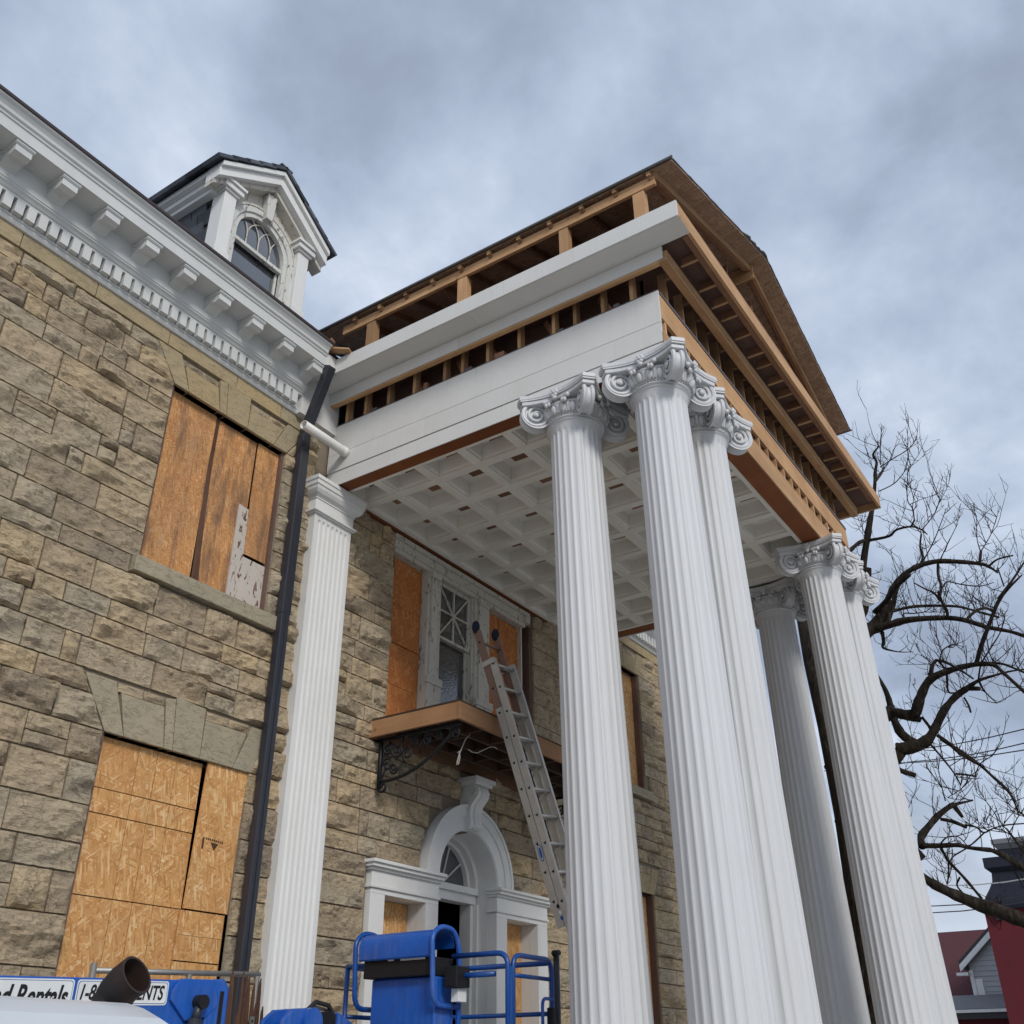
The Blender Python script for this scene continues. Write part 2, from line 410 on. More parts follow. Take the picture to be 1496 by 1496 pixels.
M['black_metal'] = paint('black_downspout', (0.028,0.03,0.04), 0.35, 0.05, 0.3, (0.05,0.05,0.055))
M['iron'] = plain('wrought_iron', (0.012,0.012,0.014), 0.5)
M['alu'] = metal('aluminium', (0.52,0.51,0.48), 0.45, 0.75, 0.35)
M['alu_red'] = paint('red_stained_aluminium', (0.23,0.135,0.10), 0.6, 0.05, 0.5, (0.20,0.13,0.11))
M['galv'] = metal('galvanized_steel', (0.40,0.39,0.36), 0.5, 0.8, 0.5)
M['blue'] = paint('blue_enamel', (0.006,0.09,0.42), 0.38, 0.03, 0.45, (0.02,0.06,0.2), 9, False, 0.5, grime=0.16)
M['blue_dark'] = paint('dark_blue_enamel', (0.004,0.06,0.27), 0.35, 0.03, 0.3, (0.01,0.03,0.1), 4, False, 0.5)
M['black'] = plain('black_plastic', (0.012,0.012,0.014), 0.55)
M['rubber'] = plain('black_rubber', (0.02,0.02,0.022), 0.8)
M['capblue'] = plain('dark_blue_cloth', (0.014,0.018,0.04), 0.9)
M['hood'] = paint('pale_hood_paint', (0.60,0.65,0.70), 0.3, 0.02, 0.2, (0.45,0.47,0.5), 3, False, 0.5)
M['rust'] = paint('rusty_exhaust', (0.016,0.013,0.012), 0.6, 0.05, 0.7, (0.06,0.022,0.012), 7, False)
M['brown_strip'] = wood('weathered_brown_wood', (0.06,0.03,0.02), (0.16,0.085,0.055), 'z', 10, 0.85)
M['decal'] = plain('white_decal', (0.68,0.70,0.70), 0.4)
M['ink'] = plain('black_ink', (0.012,0.012,0.014), 0.5)
M['inkprint'] = plain('faded_stamp_ink', (0.07,0.04,0.025), 0.9)
M['slate'] = paint('slate', (0.075,0.083,0.10), 0.5, 0.75, 0.5, (0.03,0.033,0.04), 5, False)
M['copper'] = paint('brown_gutter_edge', (0.055,0.04,0.04), 0.5, 0.05, 0.3)
M['glass'] = glass('dark_glass')
M['glass_wavy'] = glass('wavy_glass', (0.02,0.022,0.028), 0.06, 0.25)
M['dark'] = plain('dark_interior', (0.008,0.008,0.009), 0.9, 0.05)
M['membrane'] = plain('grey_membrane', (0.13,0.115,0.125), 0.7)
M['joist_dark'] = wood('near_black_joist', (0.05,0.03,0.02), (0.10,0.06,0.04), 'x')  # near-black timber for the balcony joists, blocking and decking
M['felt'] = plain('roofing_felt', (0.17,0.175,0.18), 0.85)
M['bark'] = None
M['maroon'] = paint('maroon_wall', (0.10,0.010,0.016), 0.85, 0.02, 0.5, (0.06,0.008,0.012), 1.2, False)
M['maroon_roof'] = paint('maroon_shingles', (0.085,0.028,0.032), 0.9, 0.05, 0.6, (0.045,0.02,0.024), 9, False)
M['navy'] = paint('navy_slates', (0.008,0.010,0.024), 0.75, 0.1, 0.4, (0.018,0.02,0.03), 5, False)
M['siding'] = paint('grey_siding', (0.36,0.38,0.41), 0.6, 0.06, 0.2)
M['shingle_grey'] = paint('grey_shingles', (0.17,0.175,0.19), 0.85, 0.1, 0.3, None, 5, False)
M['ground'] = plain('pale_bounce_ground', (0.46,0.445,0.41), 0.95, 0.1)  # unseen ground, made pale to bounce light up under the portico
M['asphalt'] = plain('asphalt', (0.055,0.055,0.058), 0.9)
M['concrete'] = plain('concrete', (0.46,0.45,0.42), 0.85)
M['wire'] = plain('cable', (0.02,0.02,0.022), 0.6)
M['pvc'] = paint('white_pvc', (0.70,0.69,0.65), 0.35, 0.02, 0.2, None, 4, False)
M['cord'] = plain('white_cord', (0.55,0.54,0.50), 0.7)
M['redbrown'] = M['ply_dark']
def bark():
    m, nt, b = mat_new('bark')
    n = noisen(nt, coords(nt, (1,1,0.3)), 14, 7, 0.7, 0.6)
    nt.links.new(rampn(nt, n, [(0.3, (0.008,0.007,0.006)), (0.55, (0.035,0.028,0.022)), (0.8, (0.11,0.09,0.07))]), b.inputs['Base Color'])
    b.inputs['Roughness'].default_value = 0.95; b.inputs['Specular IOR Level'].default_value = 0.1
    bump(nt, b, n, 0.9, 0.03); return m
M['bark'] = bark()
def brickdark():
    m, nt, b = mat_new('old_brown_weathered_stone'); return m
# ------------------------------------------------------------------ ground
def structure(name, mb, mat, smooth=False):
    o = build(name, mb, mat, None, smooth); o['kind'] = 'structure'; return o
g = MB().add([(-400,-400,GROUND),(400,-400,GROUND),(400,400,GROUND),(-400,400,GROUND)], [(0,1,2,3)])
structure('ground', g, M['ground'])
g = MB().box(-30, 60, -14, -6.5, GROUND-0.1, GROUND+0.004); structure('road', g, M['asphalt'])
g = MB().box(-30, 60, -6.5, -4.8, GROUND-0.1, GROUND+0.12); structure('pavement', g, M['concrete'])

# ------------------------------------------------------------------ stone house
WY = 7.0
house = thing('stone_house', 'two storey tan rough-cut sandstone house with boarded windows and white dentilled cornice', 'house', (9.6, 7.0, GROUND))
HX0, HX1 = -1.0, 18.0
openings = [  # x0, x1, z0, z1
    (4.62, 6.12, 3.93, 5.83), (4.62, 6.16, 0.36, 2.38), (8.0, 11.05, 3.28, 5.50),
    (8.05, 11.03, -0.85, 1.60), (8.98, 10.10, 1.55, 2.42), (12.87, 14.35, 3.84, 5.78), (12.87, 14.35, 0.30, 2.30)]
def cut_wall():
    mb = MB()
    xs = sorted({HX0, HX1, *[o[0] for o in openings], *[o[1] for o in openings]})
    zs = sorted({GROUND, 6.38, *[o[2] for o in openings], *[o[3] for o in openings]})
    for j in range(len(zs)-1):
        run = None
        for i in range(len(xs)-1):
            cx, cz = (xs[i]+xs[i+1])/2, (zs[j]+zs[j+1])/2
            hole = any(o[0] < cx < o[1] and o[2] < cz < o[3] for o in openings)
            if not hole:
                run = (run[0], xs[i+1]) if run else (xs[i], xs[i+1])
            if (hole or i == len(xs)-2) and run:
                mb.box(run[0], run[1], WY+0.022, WY+0.42, zs[j], zs[j+1]); run = None
    return mb
wall = build('stone_wall', cut_wall(), M['mortar'], house)
mb = MB().box(HX0, HX0+0.4, WY+0.43, 17, GROUND, 6.38).box(HX1-0.4, HX1, WY+0.43, 17, GROUND, 6.38).box(HX0, HX1, 17.001, 17.4, GROUND, 6.38)
build('outer_wall', mb, M['stone'], house)
# dark room behind the openings
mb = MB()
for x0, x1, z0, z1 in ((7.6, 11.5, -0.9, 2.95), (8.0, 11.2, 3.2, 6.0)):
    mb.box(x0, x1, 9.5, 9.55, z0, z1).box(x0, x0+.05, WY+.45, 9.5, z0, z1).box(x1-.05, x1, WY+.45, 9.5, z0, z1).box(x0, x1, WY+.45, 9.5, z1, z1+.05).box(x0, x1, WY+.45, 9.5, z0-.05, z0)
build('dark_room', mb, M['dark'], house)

def rock(x0, x1, z0, z1, seed, hi=True, amp=1.0, sl=0.0, sr=0.0):
    """a rock-faced block: dressed margin, the face broken along a jagged ridge: slopes out below the top edge, undercut below the ridge"""
    w, h = x1-x0, z1-z0
    st = 0.022 if hi else 0.09
    nx = max(5, min(36, int(w/st))); nz = max(5, min(15, int(h/st)))
    rnd = random.Random(seed)
    so = Vector((rnd.uniform(0, 90), rnd.uniform(0, 90), rnd.uniform(0, 90)))
    kind = rnd.random()
    D = rnd.uniform(0.038, 0.085)*amp*(0.5 if kind < .25 else 1.0)
    planes = []                                         # chipped facets: the face is the lower envelope of tilted planes
    for _ in range(rnd.randint(5, 9)):
        pc = (rnd.uniform(x0, x1), rnd.uniform(z0, z1)); low = pc[1] < z0+h*.5
        planes.append((pc[0], pc[1], D*rnd.uniform(.55, 1.15), rnd.uniform(-.30, .30), rnd.uniform(.15, .95) if low else rnd.uniform(-.45, .12)))
    vs = []; fs = []
    for j in range(nz+1):
        for i in range(nx+1):
            u, v = i/nx, j/nz
            z = z0+h*v; xa_ = x0+sl*(v-.5)*h; xb_ = x1+sr*(v-.5)*h; x = xa_+(xb_-xa_)*u
            jx = jz = 0
            edge = min(u*w, (1-u)*w, v*h, (1-v)*h)
            e = min(1, edge/0.020)
            p = Vector((x*5.0, z*8.0, 0))+so
            n1 = noise.noise(p); n2 = noise.noise(p*2.4+Vector((7,3,1))); n3 = noise.noise(p*5.5)
            wx, wz = x+.02*n2, z+.02*n1
            face = min(q[2]+q[3]*(wx-q[0])+q[4]*(wz-q[1]) for q in planes)
            face = max(-.2*D, min(1.3*D, face))
            ends = min(1, min(u*w, (1-u)*w)/0.06)
            step = .5*(math.floor((n1+.4*n2+1)*3.0)/3.0-1)          # broken ledges
            d = e*(face*(.6+.4*ends) + amp*(0.008*n1+0.026*step+0.015*n2+0.015*n3) + 0.006)
            if edge == 0:
                jx = 0.005*noise.noise(Vector((z*20, seed, 0))) if i in (0, nx) else 0
                jz = 0.005*noise.noise(Vector((x*20, seed, 9))) if j in (0, nz) else 0
            vs.append((x+jx, WY-0.004-max(-.01, d), z+jz))
    W = nx+1
    for j in range(nz):
        for i in range(nx):
            a = j*W+i; fs.append((a, a+1, a+W+1, a+W))
    ring = [i for i in range(W)] + [j*W+nx for j in range(1, nz+1)] + [nz*W+i for i in range(nx-1, -1, -1)] + [j*W for j in range(nz-1, 0, -1)]
    o = len(vs); n = len(ring)
    for r in ring: vs.append((vs[r][0], WY+0.03, vs[r][2]))
    for k in range(n):
        k2 = (k+1) % n; fs.append((ring[k2], ring[k], o+k, o+k2))
    return vs, fs

def blocked(z0, z1):
    """x intervals along the facade that hold no rough stone in this course"""
    zm = (z0+z1)/2; B = [(6.57, 7.09, 0, 0), (12.13, 12.65, 0, 0)]
    for x0, x1, a, b in openings:
        if z1 > a+0.01 and z0 < b-0.01: B.append((x0, x1, 0, 0))
    for x0, x1, zt in ((4.62, 6.12, 5.83), (12.87, 14.35, 5.78)):
        if z1 > zt+0.01: k = (zm-zt)*0.72; B.append((x0-k-.004, x1+k*.92+.004, -.74, .66))
        if z1 > zt-2.05 and z0 < zt-1.92: B.append((x0-0.08, x1+0.13, 0, 0))
    for x0, x1, zt in ((4.62, 6.14, 2.38), (12.87, 14.35, 2.30)):
        if zt+0.01 < z1 and z0 < zt+0.43: k = max(0, zm-zt)*0.66; B.append((x0-k-.004, x1+k*.9+.004, -.66, .59))
    if z0 < 1.9: B.append((7.84, 11.24, 0, 0))
    dz = z0-1.885
    if -0.05 < dz < 0.83: r = math.sqrt(max(0, 0.845**2-max(0, dz)**2)); B.append((9.54-r, 9.54+r, 0, 0))
    if z1 > 2.5 and z0 < 3.0: B.append((9.40, 9.68, 0, 0))
    if z1 > 5.50: B.append((7.98, 11.05, 0, 0))
    B.sort(); m = []
    for a, b, sa, sb in B:
        if m and a <= m[-1][1]+0.02:
            if b > m[-1][1]: m[-1][1] = b; m[-1][3] = sb
        else: m.append([a, b, sa, sb])
    return m
def courses(keys, lo, hi, seed):
    rnd = random.Random(seed); zs = [keys[0]]
    for a, b in zip(keys[:-1], keys[1:]):
        n = max(1, round((b-a)/rnd.uniform(lo, hi)))
        cut = [1+rnd.uniform(-.28, .28) for _ in range(n)]; t = sum(cut); acc = a
        for c in cut[:-1]:
            acc += (b-a)*c/t; zs.append(acc)
        zs.append(b)
    return zs
stones = []
def lay(xa, xb, keys, seed, ztop=99, lo=0.20, hi=0.27):
    rnd = random.Random(seed)
    zs = courses(keys, lo, hi, seed)
    for z0, z1 in zip(zs[:-1], zs[1:]):
        if z0 >= ztop: continue
        free = []; x = xa; sx = 0
        for a, b, sa, sb in blocked(z0, z1):
            if b < xa or a > xb: continue
            if a > x: free.append((x, min(a, xb), sx, sa if a < xb else 0))
            if b > x: x = b; sx = sb
        if x < xb: free.append((x, xb, sx, 0))
        for a, b, sa, sb in free:
            if b-a < 0.05: continue
            x = a
            while x < b-0.001:
                w = rnd.uniform(0.30, 0.78) if rnd.random() < .78 else rnd.uniform(0.13, 0.30)
                if z1-z0 < .2: w *= 0.9
                if b-(x+w) < 0.17: w = b-x
                g = 0.005+.004*rnd.random()
                s0 = sa if x == a else 0; s1 = sb if x+w >= b-.001 else 0
                if not s0 and not s1 and z1-z0 > 0.20 and rnd.random() < 0.16 and w < 0.5:
                    zc = z0+(z1-z0)*rnd.uniform(.38, .62)
                    stones.append((x+g, x+w-g, z0+g, zc-g)); stones.append((x+g, x+w-g, zc+g, z1-g))
                else:
                    stones.append((x+g, x+w-g, z0+g, z1-g, s0, s1))
                x += w
lay(HX0, 6.57, [GROUND, 0.36, 1.3, 2.38, 2.83, 3.76, 3.93, 4.9, 5.83, 6.19], 3)
lay(7.09, 12.13, [GROUND, 0.1, 1.10, 1.9, 2.75, 3.26, 4.4, 5.72], 5, 5.7, 0.21, 0.29)
lay(12.65, HX1, [GROUND, 0.30, 1.3, 2.30, 2.73, 3.66, 3.84, 4.8, 5.78, 6.19], 8)
def visible(s):
    x, y, q = proj(((s[0]+s[1])/2, WY, (s[2]+s[3])/2))
    if q <= 0 or not (-15 < x < 1000 and -15 < y < 1500): return 0
    ks = [proj((a, WY, b)) for a in s[:2] for b in s[2:4]]
    w = max(k[0] for k in ks)-min(k[0] for k in ks); h = max(k[1] for k in ks)-min(k[1] for k in ks)
    if 9.9 < s[0] < 12.9: return 0.01      # behind the columns
    return w*h
order = sorted(range(len(stones)), key=lambda i: -visible(stones[i]))
rest = MB()
for k, i in enumerate(order):
    s = stones[i]; vis = visible(s)
    damp = 1.0 if 7 < s[0] < 12.2 else 1.0
    if k < 300 and vis > 0.005:
        vs, fs = rock(*s[:4], i, True, damp, *s[4:])
        mb = MB().add(vs, fs); c = ((s[0]+s[1])/2, WY, (s[2]+s[3])/2)
        me = mb.mesh('stone', M['stone'], c)
        me.polygons.foreach_set('use_smooth', [True]*len(me.polygons)); me.set_sharp_from_angle(angle=math.radians(20))
        piece('stone', me, c, wall)
    elif s[3] > -1.6:
        vs, fs = rock(*s[:4], i, vis > 0, damp, *s[4:]); rest.add(vs, fs)
r = build('rough_stonework', rest, M['stone'], house, auto=24); r['kind'] = 'stuff'

def voussoirs(x0, x1, zt, parent, mat, tall=0.40, short=0.26):
    w = x1-x0
    def pol(pts): build('lintel_stone', MB().prism([(x0+a*w, zt+b) for a, b in pts], 'xz', WY-0.012, WY+0.30), mat, parent, bevel=0.004)
    g = 0.004
    pol([(-0.18, tall), (0.01, tall), (0.115, 0), (0.0, 0)])
    pol([(0.055, short), (0.335, short), (0.375, 0), (0.118, 0)])
    pol([(0.34, tall), (0.405, tall+.02), (0.435, 0), (0.379, 0)])
    pol([(0.41, tall+.04), (0.62, tall+.02), (0.625, 0), (0.439, 0)])
    pol([(0.632, short), (0.945, short), (0.87, 0), (0.629, 0)])
    pol([(0.985, tall), (1.16, tall), (1.0, 0), (0.874, 0)])
    for a, b in ((0.03, 0.19), (0.195, 0.33), (0.635, 0.80), (0.805, 0.955)):   # small rough fillers over the short stones
        z0 = zt+short+0.006
        if zt > 5: zc = zt+tall-0.04
        else: zc = zt+tall+0.0
        vs, fs = rock(x0+a*w, x0+b*w, z0, zc, int(a*1000+zt*10), True, .5)
        build('filler_stone', MB().add(vs, fs), M['stone'], parent, auto=24)
def sill(x0, x1, z0, z1, parent):
    build('sill', MB().box(x0, x1, WY-0.07, WY+0.2, z0, z1), M['ashlar_grey'], parent, bevel=0.006)
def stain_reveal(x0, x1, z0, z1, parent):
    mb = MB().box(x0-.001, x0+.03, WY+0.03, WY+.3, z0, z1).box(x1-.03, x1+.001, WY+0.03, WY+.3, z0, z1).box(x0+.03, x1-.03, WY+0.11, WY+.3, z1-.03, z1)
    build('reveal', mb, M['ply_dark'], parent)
def panel(x0, x1, z0, z1, y, parent, mat, t=0.014, name='board'):
    return build(name, MB().box(x0, x1, y-t, y, z0, z1), mat, parent)

# upper left window, weathered boards
w = holder('boarded_window', house)
stain_reveal(4.62, 6.12, 3.93, 5.83, w); voussoirs(4.62, 6.12, 5.83, w, M['ashlar'], 0.36, 0.255); sill(4.55, 6.24, 3.78, 3.93, w)
panel(4.655, 5.235, 3.94, 5.825, 7.10, w, M['osb_old']); panel(5.255, 5.78, 3.94, 5.80, 7.095, w, M['osb_old'])
panel(5.80, 6.10, 4.50, 5.81, 7.085, w, M['osb_old'])
mb = MB().prism([(5.235, 5.8), (5.275, 5.8), (5.27, 5.3), (5.285, 4.8), (5.31, 4.3), (5.34, 3.95), (5.25, 3.95), (5.235, 4.6), (5.225, 5.2)], 'xz', 7.0795, 7.083)
build('torn_strip', mb, M['brown_strip'], w)
M['pale_board'] = peeling('pale_flaking_board', (0.58,0.52,0.46), (0.13,0.06,0.035), 0.57)
mb = MB().prism([(5.66, 5.0), (5.785, 4.985), (5.80, 4.46), (6.10, 4.46), (6.11, 3.945), (5.66, 3.945)], 'xz', 7.062, 7.079)
build('pale_board', mb, M['pale_board'], w)
# lower left window, fresh boards
w = holder('boarded_window', house)
stain_reveal(4.62, 6.16, 0.36, 2.38, w); voussoirs(4.62, 6.16, 2.38, w, M['ashlar_grey'], 0.42, 0.34); sill(4.55, 6.24, 0.20, 0.36, w)
xs = [4.655, 5.03, 5.215, 5.415, 5.695]
zs = [0.37, 1.168, 1.575, 1.772, 1.965, 2.37]
for a, b in zip(xs[:-1], xs[1:]):
    for c, d in zip(zs[:-1], zs[1:]):
        panel(a+.003, b-.003, c+(.004 if c != 1.575 else .001), d-(.004 if d != 1.575 else .001), 7.085+random.uniform(-.002, .002), w, M['osb'])
build('board', MB().prism([(5.712, 2.378), (6.165, 2.378), (6.14, 1.172), (5.672, 1.172)], 'xz', 7.018, 7.034), M['osb'], w)
for c, d in ((0.37, 0.775), (0.785, 0.972), (0.975, 1.160)): panel(5.66, 6.125, c, d, 7.045, w, M['osb'])
mb = MB().box(6.125, 6.165, 7.03, 7.12, 0.36, 1.17); build('frame_strip', mb, M['ply_dark'], w)
mb = MB()
for k in range(9):     # printed mill stamp: a bent line of marks over a triangle
    x = 5.80+k*0.022; mb.box(x, x+0.015, 7.0168, 7.0176, 1.735-0.0012*k, 1.753-0.0012*k)
mb.prism([(5.855, 1.722), (5.945, 1.717), (5.90, 1.655)], 'xz', 7.0168, 7.0176)
mb.box(5.765, 5.785, 7.0168, 7.0176, 1.655, 1.75)
build('mill_stamp', mb, M['inkprint'], w)
# the two boarded windows beyond the portico
for zt, zb in ((5.78, 3.84), (2.30, 0.30)):
    w = holder('boarded_window', house)
    stain_reveal(12.87, 14.35, zb, zt, w); voussoirs(12.87, 14.35, zt, w, M['ashlar'], 0.38, 0.27); sill(12.80, 14.52, zb-.14, zb, w)
    for c, d in ((zb+.01, zb+.62), (zb+.625, zb+1.28), (zb+1.285, zb+1.6), (zb+1.605, zt-.01)):
        panel(12.91, 14.33, c, d, 7.14, w, M['osb'])

# dressed band course under the cornice
def band(xa, xb, seed):
    rnd = random.Random(seed); x = xa
    while x < xb-.05:
        w_ = min(rnd.uniform(.6, .95), xb-x)
        if xb-(x+w_) < .3: w_ = xb-x
        build('band_stone', MB().box(x+.004, x+w_-.004, WY-0.014, WY+.1, 6.203, 6.372), M['ashlar'], wall, bevel=0.004); x += w_
band(HX0, 6.56, 1); band(12.66, HX1, 2)

# cornice: profile in (projection, z)
def cornice(xa, xb, mod0):
    prof = [(0.0, 6.36), (0.035, 6.362), (0.052, 6.385), (0.045, 6.405), (0.06, 6.412), (0.06, 6.425), (0.025, 6.425), (0.025, 6.575), (0.105, 6.575), (0.107, 6.595),
            (0.12, 6.60), (0.135, 6.618), (0.155, 6.632), (0.155, 6.645), (0.165, 6.65), (0.165, 6.868), (0.415, 6.868), (0.415, 6.985), (0.428, 6.99), (0.432, 7.005),
            (0.425, 7.012), (0.445, 7.025), (0.452, 7.055), (0.475, 7.085), (0.50, 7.10), (0.505, 7.118), (0.0, 7.13)]
    c = build('cornice', MB().prism([(WY-p, z) for p, z in prof], 'yz', xa, xb), M['cornice'], house)
    build('gutter_edge', MB().prism([(WY-.500, 7.112), (WY-.518, 7.116), (WY-.522, 7.142), (WY-.40, 7.158), (WY-.1, 7.16), (WY-.1, 7.132)], 'yz', xa, xb), M['copper'], c)
    den = MB().box(-.0385, .0385, WY-.112, WY-.0255, 6.430, 6.5735).mesh('dentil', M['cornice'], (0, WY, 6.5))
    mo = MB()
    mo.prism([(WY-.1655, 6.8675), (WY-.385, 6.8675), (WY-.385, 6.765), (WY-.33, 6.745), (WY-.26, 6.765), (WY-.1655, 6.715)], 'yz', -.075, .075)
    mo.prism([(WY-.1655, 6.866), (WY-.40, 6.866), (WY-.405, 6.845), (WY-.392, 6.832), (WY-.1655, 6.832)], 'yz', -.088, .088)
    mod = mo.mesh('modillion', M['cornice'], (0, WY, 6.8))
    x = xa+.06
    while x < xb-.04:
        piece('dentil', den, (x, WY, 6.5), c); x += 0.1105
    x = mod0
    while x > xa+.1: x -= .4455
    while x < xb-.05:
        if x > xa+.05: piece('modillion', mod, (x, WY, 6.8), c)
        x += .4455
    return c
c1 = cornice(HX0-.3, 6.16, 2.517); c2 = cornice(12.95, HX1, 13.2)
# plain run of the cornice between its moulded end and the portico
mb = MB().box(6.16, 6.315, WY-.4155, WY-.36, 6.868, 7.05).box(6.16, 6.75, WY-.1, WY, 6.36, 6.868)
mb.box(6.16, 6.60, WY-.36, WY-.1, 6.868, 6.90); build('cornice_return', mb, M['white_board'], house)
# roof: slate mansard with flat top
mb = MB().prism([(WY-.36, 7.161), (WY+.15, 7.25), (WY+1.5, 8.35), (16.0, 8.6), (17.2, 7.2), (17.4, 6.385), (WY, 6.385), (WY+.02, 7.13)], 'yz', HX0, HX1)
build('roof', mb, M['slate'], house)

# pilasters
def pilaster(x0, x1):
    yf = WY-0.10; w = x1-x0; n = 7
    poly = [(x0, WY+.02), (x0, yf)]
    m = 0.045; pitch = (w-2*m)/n
    mb = MB()
    zs = [-0.75, -0.45, 5.17, 5.185, 5.197, 5.204, 5.35]
    dep = [0, 1, 1, .82, .5, 0, 0]
    rows = []
    for z, d in zip(zs, dep):
        row = [(x0, WY+.02), (x0, yf)]
        for k in range(n):
            c = x0+m+pitch*(k+.5); hw = pitch*.36*(1 if d > .9 or d == 0 else math.sqrt(max(0.05, d)))
            for q in range(9):
                a = PI*q/8; row.append((c-hw*math.cos(a), yf+d*pitch*.30*math.sin(a)))
        row += [(x1, yf), (x1, WY+.02)]
        rows.append([(a, b, z) for a, b in row])
    R = len(rows[0])
    vs = [p for r_ in rows for p in r_]
    fs = [(j*R+i, j*R+i+1, (j+1)*R+i+1, (j+1)*R+i) for j in range(len(rows)-1) for i in range(R-1)]
    p = build('pilaster', MB().add(vs, fs), M['white'], house, auto=40)
    def step(a, z0, z1, nm): build(nm, MB().box(x0-a, x1+a, yf-a, WY+.01, z0, z1), M['white'], p, bevel=0.004)
    step(0.045, 5.275, 5.300, 'necking'); step(0.03, 5.262, 5.2745, 'necking'); step(0.012, 5.3005, 5.435, 'neck_block')
    step(0.022, 5.4355, 5.452, 'necking')
    prof = [(0.018, 5.4525), (0.03, 5.465), (0.06, 5.485), (0.082, 5.52), (0.088, 5.555), (0.10, 5.563), (0.10, 5.612), (0.112, 5.618), (0.112, 5.662)]
    vs = []; fs = []
    for a, z in prof: vs += [(x0-a, WY+.01, z), (x0-a, yf-a, z), (x1+a, yf-a, z), (x1+a, WY+.01, z)]
    for j in range(len(prof)-1):
        for i in range(3): fs.append((j*4+i, j*4+i+1, j*4+i+5, j*4+i+4))
    t = (len(prof)-1)*4; fs += [(t, t+1, t+2, t+3), (3, 2, 1, 0)]
    build('capital', MB().add(vs, fs), M['white'], p)
    step(0.05, -0.75, -0.5, 'plinth')
pilaster(6.545, 7.12); pilaster(12.10, 12.675)

# window over the balcony: sash between two boarded side lights
w = holder('balcony_window', house)
OW = M['old_white']
def trim(name, x0, x1, y0, y1, z0, z1, mat=OW, bev=.004): return build(name, MB().box(x0, x1, y0, y1, z0, z1), mat, w, bevel=bev)
trim('head', 7.98, 10.90, 6.985, 7.3, 5.50, 5.60); trim('head', 7.96, 10.92, 6.955, 7.3, 5.601, 5.66); trim('head', 8.0, 10.86, 7.0, 7.3, 5.44, 5.4995)
trim('corbel', 10.80, 10.90, 6.94, 7.2, 5.49, 5.598)
for a, b in ((8.66, 8.92), (9.66, 9.98)):
    trim('mullion_post', a, b, 7.0, 7.3, 3.28, 5.4395); trim('mullion_pilaster', a+.05, b-.09, 6.97, 6.9995, 4.08, 5.36)
    trim('mullion_cap', a+.02, b-.06, 6.95, 6.9995, 5.361, 5.439); trim('mullion_base', a-.02, b+.02, 6.95, 6.9995, 3.98, 4.075); trim('mullion_base', a-.005, b+.005, 6.96, 6.9995, 3.6, 3.979)
trim('stop_bead', 8.9205, 8.955, 7.03, 7.12, 3.28, 5.4395); trim('stop_bead', 9.625, 9.6595, 7.03, 7.12, 3.28, 5.4395)
X0, X1, ZB, ZM, ZT = 8.955, 9.625, 3.95, 4.70, 5.435
def sash(x0, x1, z0, z1, y, fr):
    mb = MB().box(x0, x0+fr, y-.02, y+.02, z0, z1).box(x1-fr, x1, y-.02, y+.02, z0, z1).box(x0+fr, x1-fr, y-.02, y+.02, z0, z0+fr).box(x0+fr, x1-fr, y-.02, y+.02, z1-fr, z1)
    return mb
mb = sash(X0, X1, ZM-.02, ZT, 7.09, .035)
cx, cz = (X0+X1)/2, (ZM+ZT)/2
for a, b in (((X0+.03, cz), (X1-.03, cz)), ((cx, ZM), (cx, ZT-.03)), ((X0+.03, ZM+.01), (X1-.03, ZT-.03)), ((X0+.03, ZT-.03), (X1-.03, ZM+.01))):
    mb.beam((a[0], 7.085, a[1]), (b[0], 7.085+random.uniform(-.0015, .0015), b[1]), 0.02, 0.024, (0, 1, 0))
build('upper_sash', mb, OW, w); build('pane', MB().box(X0+.03, X1-.03, 7.094, 7.098, ZM, ZT-.02), M['glass'], w)
build('lower_sash', sash(X0+.002, X1-.002, ZB-.6, ZM+.01, 7.135, .03), OW, w); build('pane', MB().box(X0+.03, X1-.03, 7.136, 7.14, ZB-.58, ZM-.01), M['glass_wavy'], w)
for c, d in ((3.30, 3.84), (3.845, 4.17), (4.172, 4.34), (4.355, 4.83), (4.832, 5.08), (5.083, 5.435)):
    panel(8.035, 8.655, c, d, 7.12+random.uniform(-.003, .003), w, M['osb_red'])
panel(9.99, 10.33, 3.30, 5.43, 7.12, w, M['osb_red']); panel(10.34, 10.80, 3.30, 5.42, 7.115, w, M['osb_red'])
trim('side_trim', 10.8005, 10.83, 7.04, 7.13, 3.3, 5.4395, OW, 0)
build('reveal', MB().box(11.0, 11.049, 7.03, 7.42, 3.28, 5.6).box(8.0, 8.03, 7.03, 7.42, 3.28, 5.4), M['ply_dark'], w)
build('reveal', MB().box(10.83, 11.0, 7.24, 7.26, 3.28, 5.44), M['beam_red'], w)

